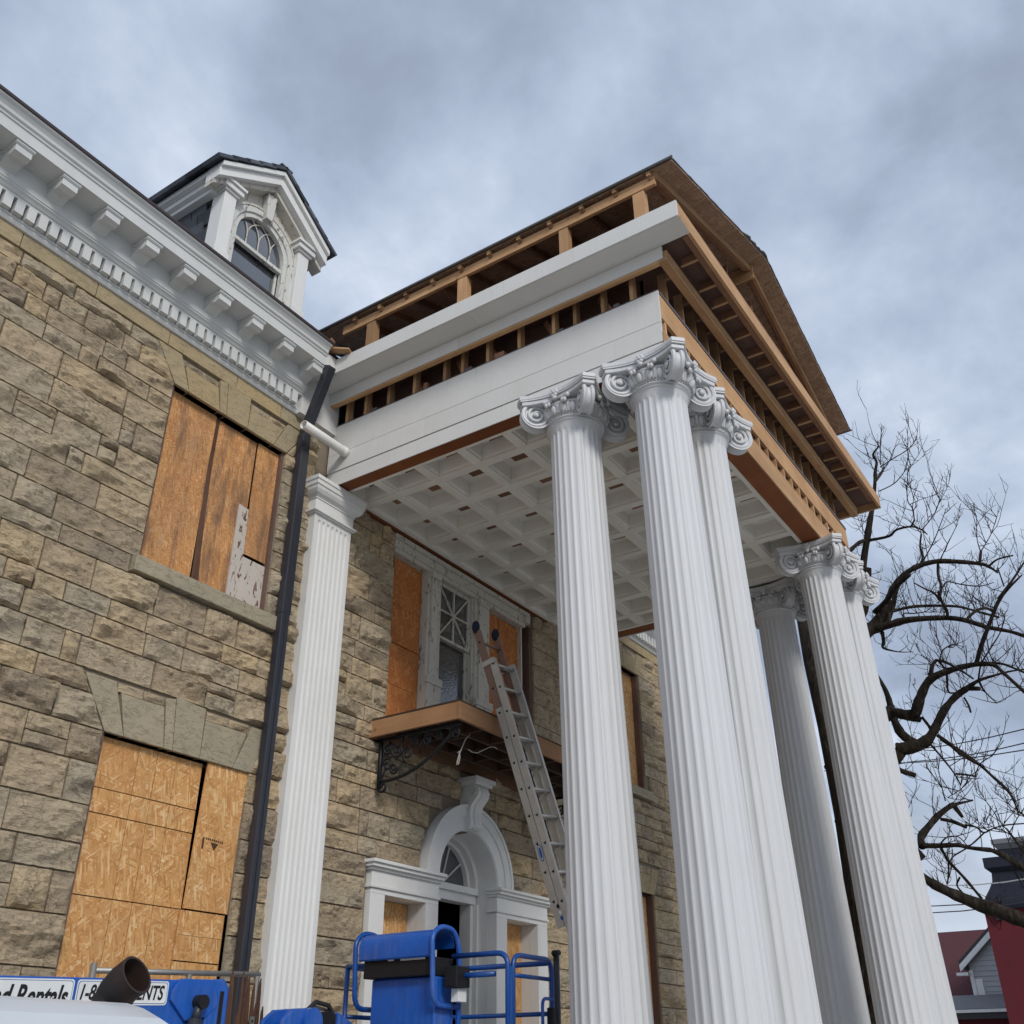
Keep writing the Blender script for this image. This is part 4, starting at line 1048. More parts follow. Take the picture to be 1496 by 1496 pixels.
# ------------------------------------------------------------------ columns
LEAN = 0.0172
def leanv(mb):
    mb.v = [(x, y-LEAN*(5.3-z), z) if z < 5.3 else (x, y, z) for x, y, z in mb.v]; return mb
def make_column(label):
    t = thing('fluted_column', label, 'column', (0, 0, -0.75), 'fluted white columns carrying the portico')
    CM = M['column']
    # shaft with 24 flutes
    NF, Q = 24, 6
    rows = [(-.50, 0), (-.45, 0), (-.44, .6), (-.42, 1)] + [(-.3+k*.92, 1) for k in range(6)] + [(5.235, 1), (5.255, .93), (5.266, .75), (5.273, .5), (5.278, 0), (5.32, 0), (5.345, 0)]
    vs = []; fs = []
    def rad(z): s = (5.3-z)/5.9; return .241+.067*(s**1.35 if s > 0 else 0)
    for z, d in rows:
        r0 = rad(z)+(0.022*((z-5.28)/.065)**2 if z > 5.28 else 0)
        for k in range(NF):
            for q in range(Q):
                u = q/Q                               # 0..1 across one flute and its fillet
                a = 2*PI*(k+u)/NF; fl = .78; hw = fl/2*(math.sqrt(d) if 0 < d < 1 else 1)
                w = (u-.39)/hw if hw else 9
                dep = d*.009*math.sqrt(max(0, 1-w*w)) if abs(w) < 1 else 0
                r = r0-dep; vs.append((r*math.cos(a), r*math.sin(a), z))
    n = NF*Q
    for j in range(len(rows)-1):
        for k in range(n): fs.append((j*n+k, j*n+(k+1) % n, (j+1)*n+(k+1) % n, (j+1)*n+k))
    mb = leanv(MB().add(vs, fs)); mb.v = [(x, y, z+.75) for x, y, z in mb.v]
    def part(name, mb, smooth=False, auto=None, bev=0, lift=True):
        if lift: mb.v = [(x, y, z+.75) for x, y, z in mb.v]
        me = mb.mesh(name, CM, (0,0,0), smooth); o = bpy.data.objects.new(name, me); link(o, t)
        if auto:
            me.polygons.foreach_set('use_smooth', [True]*len(me.polygons)); me.set_sharp_from_angle(angle=math.radians(auto))
        if bev:
            b = o.modifiers.new('bevel', 'BEVEL'); b.width = bev; b.segments = 2; b.limit_method = 'ANGLE'
        return o
    part('shaft', mb, auto=28, lift=False)
    part('base', leanv(MB().lathe([(.42, -.66), (.435, -.63), (.42, -.595), (.385, -.59), (.375, -.565), (.385, -.545), (.40, -.525), (.385, -.50), (.32, -.495), (.31, -.45)], n=40)), auto=40)
    part('plinth', leanv(MB().box(-.43, .43, -.43, .43, -.75, -.66)), bev=.006)
    part('astragal', MB().lathe([(.25, 5.335), (.262, 5.342), (.275, 5.356), (.262, 5.37), (.262, 5.376), (.283, 5.386), (.283, 5.396), (.265, 5.402)], n=40), auto=50)
    # echinus carved with eggs
    ec = MB().lathe([(.26, 5.40), (.285, 5.415), (.31, 5.46), (.318, 5.50), (.30, 5.53), (.30, 5.58)], n=40)
    for k in range(20):
        a = 2*PI*(k+.5)/20; ca, sa = math.cos(a), math.sin(a)
        e = MB().ball((0, 0, 0), .022, .032, .05, 8, 6); e.xform(Matrix.Translation((.314*ca, .314*sa, 5.462)) @ Matrix.Rotation(a, 4, 'Z') @ Matrix.Rotation(.35, 4, 'Y')); ec.add(e.v, e.f)
        a2 = 2*PI*k/20
        ec.tube([(.306*math.cos(a2), .306*math.sin(a2), 5.425), (.333*math.cos(a2), .333*math.sin(a2), 5.50)], [.006, .012], 6)
        for q in (-.115, .115):
            pts = [((.30+.03*s_)*math.cos(a+q*(1-.1*s_)), (.30+.03*s_)*math.sin(a+q*(1-.1*s_)), 5.42+.09*s_) for s_ in (0, .5, 1)]
            ec.tube(pts, .008, 5)
    ec.lathe([(.325, 5.505), (.338, 5.515), (.338, 5.528), (.31, 5.535)], n=40)
    for k in range(56):
        a = 2*PI*k/56; ec.ball((.279*math.cos(a), .279*math.sin(a), 5.407), .011, .011, .011, 6, 4)
    part('egg_and_dart', ec, auto=45)
    # abacus: concave sides and cut corners
    def aba(s, c):
        pts = []
        for k in range(4):
            a = k*PI/2
            side = [(-.352+.704*i/10) for i in range(11)]
            for u in side:
                dn = .44-c*(1-(u/.352)**2)
                x, y = u*s, -dn*s
                pts.append((x*math.cos(a)-y*math.sin(a), x*math.sin(a)+y*math.cos(a)))
        return pts
    ab = part('abacus', MB().prism(aba(1.0, .085), 'xy', 5.628, 5.672), bev=.004)
    part('abacus_fillet', MB().prism(aba(.985, .085), 'xy', 5.612, 5.6275))
    part('abacus_moulding', MB().prism(aba(.955, .088), 'xy', 5.568, 5.6115), bev=.006)
    # four corner volutes, each a thick scroll on the diagonal
    R = .147
    body = MB().lathe([(0.001, -.036), (.05, -.038), (.124, -.036), (.129, -.050), (R, -.053), (R-.002, -.044), (R-.017, -.026), (R-.021, 0), (R-.017, .026), (R-.002, .044), (R, .053), (.129, .050), (.124, .036), (.05, .038), (0.001, .036)], n=36, axis='y', cap=False)
    for sy in (-1, 1):
        pts = []; rr = []
        for i in range(72):
            f = i/71; a = f*2*PI*2.35; r = .118*(1-f)**1.05+.022
            pts.append((r*math.cos(-a*1+PI*.5), sy*(.036+.026*f), r*math.sin(-a+PI*.5))); rr.append(.0155*(1-f)+.008)
        body.tube(pts, rr, 7)
        body.ball((0, sy*.064, 0), .027, .016, .027, 10, 6)
    vm = MB(); vm.v = body.v; vm.f = body.f
    vme = None
    for k in range(4):
        a = PI/4+k*PI/2
        if vme is None:
            vme = vm.mesh('volute', CM); vme.polygons.foreach_set('use_smooth', [True]*len(vme.polygons)); vme.set_sharp_from_angle(angle=math.radians(40))
        o = bpy.data.objects.new('volute', vme); link(o, t); o.location = (.392*math.cos(a), .392*math.sin(a), 5.478+.75); o.rotation_euler = (0, 0, a)
    # stems sweeping from the volutes under the abacus, with a flower at the middle of each side
    st = MB()
    for k in range(4):
        for s in (-1, 1):
            pts = []
            for i in range(9):
                f = i/8; u = s*(.05+.09*f); dn = .338+.02*f*f
                x, y, z = u, -dn, 5.55+.008*math.sin(f*PI)
                a = k*PI/2; pts.append((x*math.cos(a)-y*math.sin(a), x*math.sin(a)+y*math.cos(a), z))
            st.tube(pts, [.016+.010*i/8 for i in range(9)], 7)
            for i in range(2):
                f = .3+.35*i; u = s*(.05+.08*f); x, y, z = u, -(.345+.02*f*f)-.006, 5.515-.008*i
                a = k*PI/2; st.ball((x*math.cos(a)-y*math.sin(a), x*math.sin(a)+y*math.cos(a), z), .02, .02, .026, 7, 5)
    part('volute_stems', st, smooth=True)
    fl = MB()
    for q in range(6):
        a = q*PI/3; fl.ball((.028*math.cos(a), -.004, .030*math.sin(a)), .022, .016, .022, 8, 5)
    fl.ball((0, -.014, 0), .018, .016, .018, 8, 5); fl.ball((0, .0, -.055), .026, .02, .026, 8, 5)
    fme = fl.mesh('fleuron', CM, (0,0,0), True)
    for k in range(4):
        a = k*PI/2; o = bpy.data.objects.new('fleuron', fme); link(o, t); o.location = (.375*math.sin(a), -.375*math.cos(a), 5.612+.75); o.rotation_euler = (0, 0, a)
    return t
def copy_tree(o, parent=None):
    c = o.copy(); COL.objects.link(c); c.parent = parent
    for ch in [x for x in bpy.data.objects if x.parent == o]: copy_tree(ch, c)
    return c
colspots = [((6.94, 3.87), 'fluted white column behind the near corner column, nearest the boarded stone wall'),
            ((6.94, 2.96), 'tallest looking fluted column at the near front corner of the portico'),
            ((7.83, 2.96), 'fluted column along the portico front, half hidden right of the near corner column'),
            ((11.39, 2.96), 'bright fluted column at the left of the far front pair, below the end of the front beam'),
            ((12.28, 2.96), 'rightmost fluted column at the far front corner beside the bare tree'),
            ((12.28, 3.87), 'shaded grey fluted column standing behind the far corner pair')]
c0 = make_column(colspots[0][1])
cols = [c0]+[copy_tree(c0) for _ in colspots[1:]]
for c, (p, lb) in zip(cols, colspots):
    c.location = (p[0], p[1], -0.75); c['label'] = lb

# ------------------------------------------------------------------ downspout and stub pipe
ds = thing('downspout', 'dark square-section downspout running down the stone wall beside the fluted pilaster', 'downspout', (6.27, 6.9, GROUND))
def spout(p0, p1, w, d, name):
    return build(name, MB().beam(p0, p1, w, d, (0, 1, 0)), M['black_metal'], ds, bevel=.012)
spout((6.268, 6.905, GROUND), (6.268, 6.905, 4.02), .112, .085, 'pipe'); spout((6.268, 6.905, 3.96), (6.268, 6.905, 6.10), .122, .095, 'pipe')
spout((6.268, 6.905, 6.06), (6.262, 6.86, 6.24), .112, .085, 'elbow'); spout((6.262, 6.86, 6.22), (6.21, 6.55, 6.866), .112, .085, 'slanted_pipe')
for x in (6.268,): build('rib', MB().box(x-.004, x+.004, 6.853, 6.8622, GROUND, 3.95), M['black_metal'], ds)
pp = thing('pvc_pipe', 'short open white plastic pipe sticking out of the portico side above the pilaster', 'pipe', (6.4, 6.70, 6.05))
mb = MB(); n = 20
for r, xa, xb in ((.052, 6.05, 6.74), (.044, 6.05, 6.74)):
    o = len(mb.v)
    for x in (xa, xb):
        for k in range(n): mb.v.append((x, 6.70+r*math.cos(2*PI*k/n), 6.05+r*math.sin(2*PI*k/n)))
    for k in range(n): q = (o+k, o+(k+1) % n, o+n+(k+1) % n, o+n+k); mb.f.append(list(q) if r > .05 else list(q[::-1]))
for k in range(n): mb.f.append([k, (k+1) % n, 2*n+(k+1) % n, 2*n+k][::-1])
build('pipe', mb, M['pvc'], pp, True); build('coupling', MB().lathe([(.058, 6.66), (.058, 6.735)], (0, 6.70, 6.05), 20, 'x'), M['pvc'], pp, True)

# ------------------------------------------------------------------ balcony
bal = thing('balcony', 'small unfinished lumber balcony on black scrollwork brackets over the arched door', 'balcony', (9.5, 6.4, 3.09))
BX0, BX1, BY0 = 7.75, 11.25, 5.80
def bb(name, x0, x1, y0, y1, z0, z1, mat, bev=.003): return build(name, MB().box(x0, x1, y0, y1, z0, z1), mat, bal, bevel=bev)
bb('end_joist', BX0, BX0+.038, BY0+.0385, 6.99, 3.095, 3.272, M['lumber_aged']); bb('end_joist', BX1-.038, BX1, BY0+.0385, 6.99, 3.095, 3.272, M['lumber_y'])
bb('rim_joist', BX0, BX1, BY0, BY0+.038, 3.092, 3.274, M['lumber_aged_shade_x']); bb('ledger', BX0+.04, BX1-.04, 6.94, 6.985, 3.09, 3.26, M['lumber_old'])
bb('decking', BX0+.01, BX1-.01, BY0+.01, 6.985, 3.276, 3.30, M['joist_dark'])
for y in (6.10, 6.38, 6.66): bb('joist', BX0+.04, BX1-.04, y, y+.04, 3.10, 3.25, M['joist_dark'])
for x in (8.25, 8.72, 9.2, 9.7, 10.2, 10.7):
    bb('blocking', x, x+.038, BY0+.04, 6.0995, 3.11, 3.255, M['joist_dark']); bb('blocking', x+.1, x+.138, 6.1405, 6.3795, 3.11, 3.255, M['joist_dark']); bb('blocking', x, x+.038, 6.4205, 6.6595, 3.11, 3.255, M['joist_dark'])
def bracket(x):
    mb = MB()
    mb.box(x-.018, x+.018, 6.895, 6.925, 2.56, 3.09).box(x-.018, x+.018, 5.86, 6.985, 3.065, 3.0895)
    def spiral(cy, cz, r0, turns, a0, sgn=1, rt=.014, xo=0):
        pts = [(x+xo, cy+(r0*(1-f)+.012)*math.cos(a0+sgn*f*turns*2*PI), cz+(r0*(1-f)+.012)*math.sin(a0+sgn*f*turns*2*PI)) for f in [i/26 for i in range(27)]]
        mb.tube(pts, rt, 6)
    arc = [(x, 6.89-.98*f, 2.64+.40*f**1.25-.09*math.sin(PI*f)) for f in [i/16 for i in range(17)]]
    mb.tube(arc, .018, 6)
    spiral(6.86, 2.58, .065, 1.3, PI/2, -1, .015); spiral(5.93, 2.985, .062, 1.4, 0, 1, .012)
    for cy, cz, r0, a0, sg in ((6.81, 2.80, .065, 0, 1), (6.68, 2.93, .075, 1, -1), (6.82, 2.97, .06, 2, 1), (6.55, 2.88, .06, 0, 1), (6.45, 3.0, .045, 2, -1), (6.30, 2.98, .05, 1, 1), (6.14, 3.01, .038, 0, -1), (6.72, 2.75, .05, 3, 1)):
        spiral(cy, cz, r0, 1.5, a0, sg, .0125, random.uniform(-.004, .004))
    mb.tube([(x, 6.89, 2.62), (x, 6.84, 2.75), (x, 6.87, 2.9), (x, 6.78, 3.05)], .010, 6); mb.tube([(x, 6.60, 3.06), (x, 6.66, 2.92), (x, 6.58, 2.80)], .010, 6); mb.tube([(x, 6.25, 3.06), (x, 6.36, 2.98), (x, 6.38, 2.86)], .010, 6)
    build('iron_bracket', mb, M['iron'], bal, True)
for x in (7.86, 9.50, 11.14): bracket(x) if x != 9.5 else None
cd = thing('dangling_cord', 'thin white cord dangling under the lumber balcony', 'cord', (8.2, 6.0, 2.9))
def cordpts(px, Y): return [ (lambda d: d*(Y/d.y))(ray(*p)) for p in px]
build('cord', MB().tube(cordpts([(687, 1073), (680, 1080), (675, 1092), (671, 1102), (668, 1113), (667, 1117), (670, 1116), (672, 1106), (671, 1097), (669, 1100)], 6.05), .006, 6), M['cord'], cd, True)
build('cord', MB().tube(cordpts([(684, 1095), (690, 1099), (697, 1100), (706, 1096), (714, 1092), (722, 1091), (726, 1094)], 6.05), .005, 6), M['cord'], cd, True)

# ------------------------------------------------------------------ extension ladder
lad = thing('extension_ladder', 'aluminium extension ladder with dark padded tips leaning on the balcony edge', 'ladder', (8.86, 4.73, -0.75))
LT = Vector((8.262, 5.97, 4.27)); LB = Vector((8.857, 4.715, -0.75))
u = (LT-LB).normalized(); w_ = Vector((1, 0, 0)); w_ = (w_-u*w_.dot(u)).normalized(); nrm = w_.cross(u).normalized()
if nrm.y > 0: nrm = -nrm                       # points out, away from the wall
LEN = (LT-LB).length; WID = .40
def rail(p0, p1, off, side, mat, name, depth=.082):
    a = p0+nrm*off+w_*(side*WID); b = p1+nrm*off+w_*(side*WID)
    mb = MB().beam(a, b, .022, depth, nrm)
    for s in (-1, 1): mb.beam(a+nrm*(s*(depth/2-.004))+w_*(.014 if side == 0 else -.014), b+nrm*(s*(depth/2-.004))+w_*(.014 if side == 0 else -.014), .018, .008, nrm)
    return build(name, mb, mat, lad, bevel=.002)
for side in (0, 1):
    rail(LB, LT-u*.42, .088, side, M['alu'], 'base_rail'); rail(LB+u*2.0, LT-u*.95, 0, side, M['alu'], 'fly_rail'); rail(LT-u*.9495, LT-u*.02, 0, side, M['alu_red'], 'fly_rail_tip')
    e = MB().ball((0, 0, 0), .045, .045, .075, 12, 8); e.xform(Matrix.Translation(LT+w_*(side*WID)+u*.03))
    build('padded_tip', e, M['capblue'], lad, True)
    build('guide_bracket', MB().beam(LT-u*.46+w_*(side*WID)+nrm*.04, LT-u*.40+w_*(side*WID)+nrm*.04, .05, .16, nrm), M['alu'], lad)
    build('foot', MB().beam(LB+w_*(side*WID)+nrm*.078-u*.02, LB+w_*(side*WID)+nrm*.078+u*.08, .06, .09, nrm), M['rubber'], lad, bevel=.005)
rung = MB()
k = 0; s = .25
holes = MB()
while s < LEN-.12:
    for off, lo, hi in ((.088, 0, LEN-.45), (0, 2.0, LEN)):
        if lo < s < hi:
            a = LB+u*(s+(.02 if off == 0 else 0))+nrm*off; top = s > LEN-.75 and off == 0
            build('rung', MB().tube([a+w_*.01, a+w_*(WID-.01)], .0165, 10), M['alu_red'] if top else M['alu'], lad, True)
            for side in (0, 1):
                c = a+w_*(side*WID+(-.0115 if side == 0 else .0115)); holes.tube([c, c+w_*(-.003 if side == 0 else .003)], [.021, .016], 3)
    s += .281
build('rung_ends', holes, M['black'], lad)
def sticker(px, py, sx, sz, mat, name, lift):
    d = ray(px, py); n = w_; t = (LB-w_*.0125).dot(n)/d.dot(n); c = d*t
    vs = [c-w_*lift+nrm*(sx*math.cos(2*PI*i/20))+u*(sz*math.sin(2*PI*i/20)) for i in range(20)]
    build(name, MB().add(vs, [list(range(20))]), mat, lad)
sticker(790, 1246, .026, .085, M['blue_dark'], 'oval_sticker', .001); sticker(790, 1246, .019, .072, M['decal'], 'oval_sticker', .002); sticker(790, 1246, .014, .06, M['blue_dark'], 'oval_sticker', .003)
for q, (px, py) in enumerate(((815, 1324), (818.5, 1333), (821, 1341))):
    sticker(px, py, .016, .02, (M['ink'], M['decal'], M['blue_dark'])[q], 'label_sticker', .001)
# ------------------------------------------------------------------ boom lift
lift = thing('boom_lift', 'blue boom lift with its work platform raised in front of the arched door', 'boom lift', (5.2, 5.6, GROUND))
def lb(name, x0, x1, y0, y1, z0, z1, mat, bev=.008): return build(name, MB().box(x0, x1, y0, y1, z0, z1), mat, lift, bevel=bev)
def ltube(name, pts, r, mat, n=10): return build(name, MB().tube(pts, r, n), mat, lift, True)
def rounded(path, rad=.08, seg=5):
    """round the corners of a polyline"""
    P = [Vector(p) for p in path]; outp = [P[0]]
    for a, b, c in zip(P[:-2], P[1:-1], P[2:]):
        d0 = (a-b); d1 = (c-b); r = min(rad, d0.length*.45, d1.length*.45)
        p0 = b+d0.normalized()*r; p1 = b+d1.normalized()*r
        for i in range(seg+1):
            t = i/seg; outp.append(p0*(1-t)**2+b*(2*t*(1-t))+p1*t*t)
    outp.append(P[-1]); return outp
PX0, PX1, PY0, PY1, PF, PR = 6.92, 7.62, 4.66, 6.30, -.30, .80
BL, BD = M['blue'], M['blue_dark']
lb('platform_floor', PX0, PX1, PY0, PY1, PF-.06, PF, BD)
# console: bent sheet hood carried by two tube loops
sec = [(6.665, .795), (6.662, .90), (6.69, .955), (6.74, .988), (6.82, 1.0), (6.92, .985), (6.975, .95), (7.0, .88)]
inn = [(x+.012 if x < 6.8 else x-.006, z-.012) for x, z in sec][::-1]
build('console_hood', MB().prism(sec+inn, 'xz', 5.235, 5.965), BL, lift, auto=30)
for y in (5.20, 6.0):
    ltube('console_loop', rounded([(7.02, y, .44), (6.69, y, .44), (6.655, y, .94), (6.76, y, 1.012), (6.94, y, 1.0), (7.02, y, .86), (7.02, y, PF)], .11), .021, BL if y < 5.5 else BD)
lb('recess_shade_box', 6.705, 6.99, 5.24, 5.94, .655, .79, M['black']); lb('console_panel', 6.77, 7.01, 5.24, 5.90, PF, .653, BL, .015)  # black block stands for the shade in the recess under the hood
lb('console_card', 6.70, 6.703, 5.30, 5.55, .772, .80, M['decal'], 0); lb('console_card', 6.70, 6.703, 5.62, 5.68, .775, .80, M['decal'], 0)
lb('control_box', 6.80, 6.98, 5.06, 5.18, .57, .72, M['black']); lb('paper_box', 6.88, 6.99, 5.10, 5.17, .47, .565, M['decal'], .003)
# rails
for z in (PR, .655):
    ltube('guard_rail', [(PX0, 5.19, z), (PX0, PY0+.12, z)] if z < PR else rounded([(PX0, 5.19, z), (PX0, PY0, z), (PX0, PY0, PF)], .10), .021, BD)
ltube('corner_post', [(PX0+.02, PY0, .70), (PX0+.02, PY0, PF)], .024, BD); ltube('guard_rail', [(PX0, 6.02, .78), (PX0-.02, PY1, .78), (PX0+.02, PY1, .78)], .018, BD)
ltube('guard_rail', rounded([(PX0, 6.02, .775), (PX0, PY1, .775), (PX1, PY1, .775), (PX1, PY0+.05, .775)], .08), .021, BD); ltube('guard_rail', rounded([(PX0, PY1, .40), (PX1, PY1, .40), (PX1, PY0+.05, .40)], .08), .018, BD)
ltube('corner_post', [(PX0-.01, PY1, .775), (PX0-.01, PY1, PF)], .021, BD); ltube('corner_post', [(PX1, PY1, .775), (PX1, PY1, PF)], .021, BD)
ltube('gate', rounded([(PX0+.07, PY0, PF+.1), (PX0+.07, PY0, .79), (PX1-.06, PY0, .79), (PX1-.06, PY0, PF+.1), (PX0+.07, PY0, PF+.1), (PX0+.07, PY0, .1)], .10), .02, BD)
ltube('gate_rail', [(PX0+.08, PY0, .645), (PX1-.07, PY0+.01, .645)], .016, BD)
ltube('gate_handle', rounded([(PX1-.06, PY0-.01, .50), (PX1-.24, PY0-.02, .50), (PX1-.24, PY0-.02, .22), (PX1-.06, PY0-.01, .22)], .06), .013, BL)
lb('gate_latch', PX1-.10, PX1-.04, PY0-.03, PY0+.03, .29, .44, M['black'])
ltube('hinge_post', [(PX1+.02, PY0, .84), (PX1+.02, PY0, PF)], .026, M['black_metal']); ltube('post_cap', [(PX1-.02, PY0, .845), (PX1+.06, PY0, .855)], .024, M['black'])
# jib knuckle between boom and platform
for y in (5.78, 5.98):
    build('knuckle_plate', MB().prism([(5.62, .02), (5.70, .33), (5.80, .40), (5.98, .415), (6.10, .37), (6.13, .25), (5.98, -.05)], 'xz', y, y+.035), BL, lift, bevel=.01)
build('knuckle_pin', MB().lathe([(.095, 5.74), (.095, 6.05)], (5.97, 0, .32), 20, 'y'), BL, lift, auto=40)
build('knuckle_drum', MB().lathe([(.15, 5.83), (.15, 5.96)], (6.22, 0, .25), 24, 'y'), M['black'], lift, auto=40)
ltube('hose', [(5.95, 5.86, .36), (6.08, 5.84, .46), (6.22, 5.84, .44), (6.33, 5.85, .33), (6.36, 5.86, .1)], .018, M['rubber'], 8); ltube('hose', [(6.0, 5.90, .34), (6.12, 5.88, .43), (6.24, 5.88, .41), (6.30, 5.88, .25)], .014, M['galv'], 8)
build('jib_arm', MB().prism([(6.30, .40), (6.75, .20), (7.0, .12), (7.0, -.12), (6.3, -.05)], 'xz', 5.80, 5.99), BL, lift, bevel=.012)
# boom with its lettering
BS = .0395
def btop(x): return .496+BS*(x-3.58)
BY = 5.95
build('boom', MB().prism([(-.6, btop(-.6)), (5.02, btop(5.02)), (5.02, btop(5.02)-.34), (-.6, btop(-.6)-.34)], 'xz', BY, BY+.24), BL, lift, bevel=.012)
boom = lift.children[-1] if False else [o for o in bpy.data.objects if o.parent == lift and o.name.startswith('boom')][0]
build('boom_end_plate', MB().prism([(4.86, btop(4.9)+.004), (5.16, btop(5.16)+.004), (5.20, .40), (5.12, .33), (4.94, .30), (4.80, .42), (4.80, .47)], 'xz', BY-.028, BY-.001), BL, lift, bevel=.006)
for y in (BY-.02, BY+.20):
    build('boom_fork', MB().prism([(5.10, .20), (5.12, .52), (5.17, .568), (5.25, .57), (5.30, .52), (5.30, -.3), (5.20, -.3)], 'xz', y, y+.05), BL, lift, bevel=.014)
build('fork_slot', MB().box(5.21, 5.26, BY-.0215, BY+.2, -.3, .50), M['black'], lift, bevel=.01)
build('cylinder_pin', MB().lathe([(.045, BY-.10), (.045, BY)], (5.02, 0, .415), 18, 'y'), M['black'], lift, auto=40)
ltube('cylinder', [(5.02, BY-.06, .415), (4.99, BY-.06, .29)], .030, M['black_metal'], 14); ltube('cylinder', [(4.995, BY-.06, .315), (4.97, BY-.06, -.2)], .047, M['black_metal'], 14)
def letters(txt, x, z, size, shear, mat, parent, width, bold=.012, y=BY-.006):
    cu = bpy.data.curves.new('lettering', 'FONT'); cu.body = txt; cu.size = size; cu.shear = shear; cu.offset = bold*size; cu.extrude = .0004; cu.resolution_u = 4
    tmp = bpy.data.objects.new('tmp', cu); COL.objects.link(tmp)
    dg = bpy.context.evaluated_depsgraph_get(); me = bpy.data.meshes.new_from_object(tmp.evaluated_get(dg))
    bpy.data.objects.remove(tmp)
    xs_ = [v.co.x for v in me.vertices]; k = width/(max(xs_)-min(xs_)); x_ = min(xs_)
    for v in me.vertices: v.co.x = (v.co.x-x_)*k
    me.materials.clear(); me.materials.append(mat)
    o = bpy.data.objects.new('lettering', me); link(o, parent); o.location = Vector((x, y, z))-Vector(lift.location); o.rotation_euler = (PI/2, -math.atan(BS), 0)
def decal(x0, x1, dz0, dz1):
    def quad(a, b, c, d, y, m, nm):
        n = 5; r = .02; pts = []
        for cx, cz, a0 in ((b-r, d-r, 0), (a+r, d-r, 90), (a+r, c+r, 180), (b-r, c+r, 270)):
            for i in range(n+1):
                t = math.radians(a0+90*i/n); pts.append((cx+r*math.cos(t), cz+r*math.sin(t)))
        build(nm, MB().prism([(x, z+btop(x)) for x, z in pts], 'xz', y-.0008, y), m, boom)
    quad(x0, x1, dz0, dz1, BY-.0012, M['decal'], 'decal'); quad(x0+.008, x1-.008, dz0+.008, dz1-.008, BY-.0022, BD, 'decal_line'); quad(x0+.0115, x1-.0115, dz0+.0115, dz1-.0115, BY-.0032, M['decal'], 'decal')
decal(3.15, 4.075, -.21, -.012); letters('United Rentals', 3.36, btop(3.36)-.162, .165, .28, M['ink'], boom, .685, .028)
decal(4.095, 4.785, -.155, -.012); letters('1-800-UR-RENTS', 4.125, btop(4.125)-.122, .118, .28, M['ink'], boom, .63, .022)
# turntable and wheels under the boom, out of the picture
lb('turntable', -.8, .9, 5.3, 6.8, -1.0, -.25, BL, .05); lb('chassis', -1.2, 1.3, 5.2, 6.85, -1.35, -1.0, BD, .03)
wh = MB().lathe([(.20, -.13), (.36, -.13), (.40, -.10), (.40, .10), (.36, .13), (.20, .13)], (0, 0, 0), 28, 'y').mesh('wheel', M['rubber'], (0,0,0), True)
for x in (-.95, 1.05):
    for y in (5.22, 6.72): piece('wheel', wh, (x, y, GROUND+.40), lift)
lb('boom_post', -.4, .1, 5.85, 6.25, -.25, .34, BL, .03)

# galvanized rail behind the boom, with brown strips leaning on it
gr = thing('steel_rail', 'galvanized steel pipe rail just above the blue boom', 'rail', (5.2, 6.30, GROUND))
def gp(px, py, Y): d = ray(px, py); return d*(Y/d.y)
a, b = gp(136, 1417.5, 6.30), gp(379, 1424, 6.30)
build('pipe', MB().tube([a, b], .019, 12), M['galv'], gr, True)
for t in (0, .54, .985): q = a.lerp(b, t); build('upright', MB().tube([q+Vector((0, 0, .045 if t == 0 else -.01)), (q.x, q.y, GROUND)], .022, 10), M['galv'], gr, True)
st = thing('wood_strips', 'bundle of ragged dark brown wood strips standing behind the end of the blue boom', 'wood strips', (5.8, 6.24, GROUND))
rnd = random.Random(12)
for k in range(17):
    x = 5.53+.40*k/16+rnd.uniform(-.02, .02); y = 6.22+rnd.uniform(-.03, .035); wd = rnd.uniform(.02, .05); top = .60+rnd.uniform(-.22, .04); lean = rnd.uniform(-.06, .06)
    if k in (4, 6): top = .67
    pts = [(x-wd/2, GROUND), (x+wd/2, GROUND), (x+wd/2+lean*.7, .1), (x+wd*.4+lean, top-.10), (x+wd*.1+lean, top), (x-wd*.3+lean, top-.05), (x-wd/2+lean*.7, .1)]
    build('strip', MB().prism(pts, 'xz', y, y+.012), M['brown_strip'], st)
build('metal_strap', MB().prism([(5.74, -.3), (5.79, -.3), (5.785, .36), (5.74, .36)], 'xz', 6.165, 6.171), M['galv'], st); build('strap_hole', MB().lathe([(.009, 6.1635), (.009, 6.165)], (5.7625, 0, .33), 12, 'y'), M['black'], st)

# ------------------------------------------------------------------ pale machine hood in the foreground with its exhaust
hd = thing('machine_hood', 'pale rounded machine hood with a curved rusty exhaust pipe, nearest the camera', 'machine', (1.0, 2.75, GROUND))
def hb(name, x0, x1, y0, y1, z0, z1, mat, bev, seg=4):
    o = build(name, MB().box(x0, x1, y0, y1, z0, z1), mat, hd, auto=50); b = o.modifiers.new('bevel', 'BEVEL'); b.width = bev; b.segments = seg; return o
# top skin follows the slight fall to the right
vs = []; fs = []; nx_, ny_ = 24, 10
for i in range(nx_+1):
    for j in range(ny_+1):
        u = i/nx_; v = j/ny_; x = -1.2+3.22*u; y = 2.36+.72*v
        z = .178-.010*u
        ex = max(0, (x-1.94)/.08); z -= .055*ex**2.2
        ey = max(0, (.30-v)/.30); z -= .045*ey**2; ez2 = max(0, (v-.85)/.15); z -= .05*ez2**2
        vs.append((x, y, z))
W_ = ny_+1
for i in range(nx_):
    for j in range(ny_): fs.append((i*W_+j, (i+1)*W_+j, (i+1)*W_+j+1, i*W_+j+1))
rim = [i*W_ for i in range(nx_+1)]+[nx_*W_+j for j in range(1, ny_+1)]+[i*W_+ny_ for i in range(nx_-1, -1, -1)]+[j for j in range(ny_-1, 0, -1)]
o_ = len(vs)
for r in rim: vs.append((vs[r][0], vs[r][1], -.55))
for k in range(len(rim)): k2 = (k+1) % len(rim); fs.append((rim[k], o_+k, o_+k2, rim[k2]))
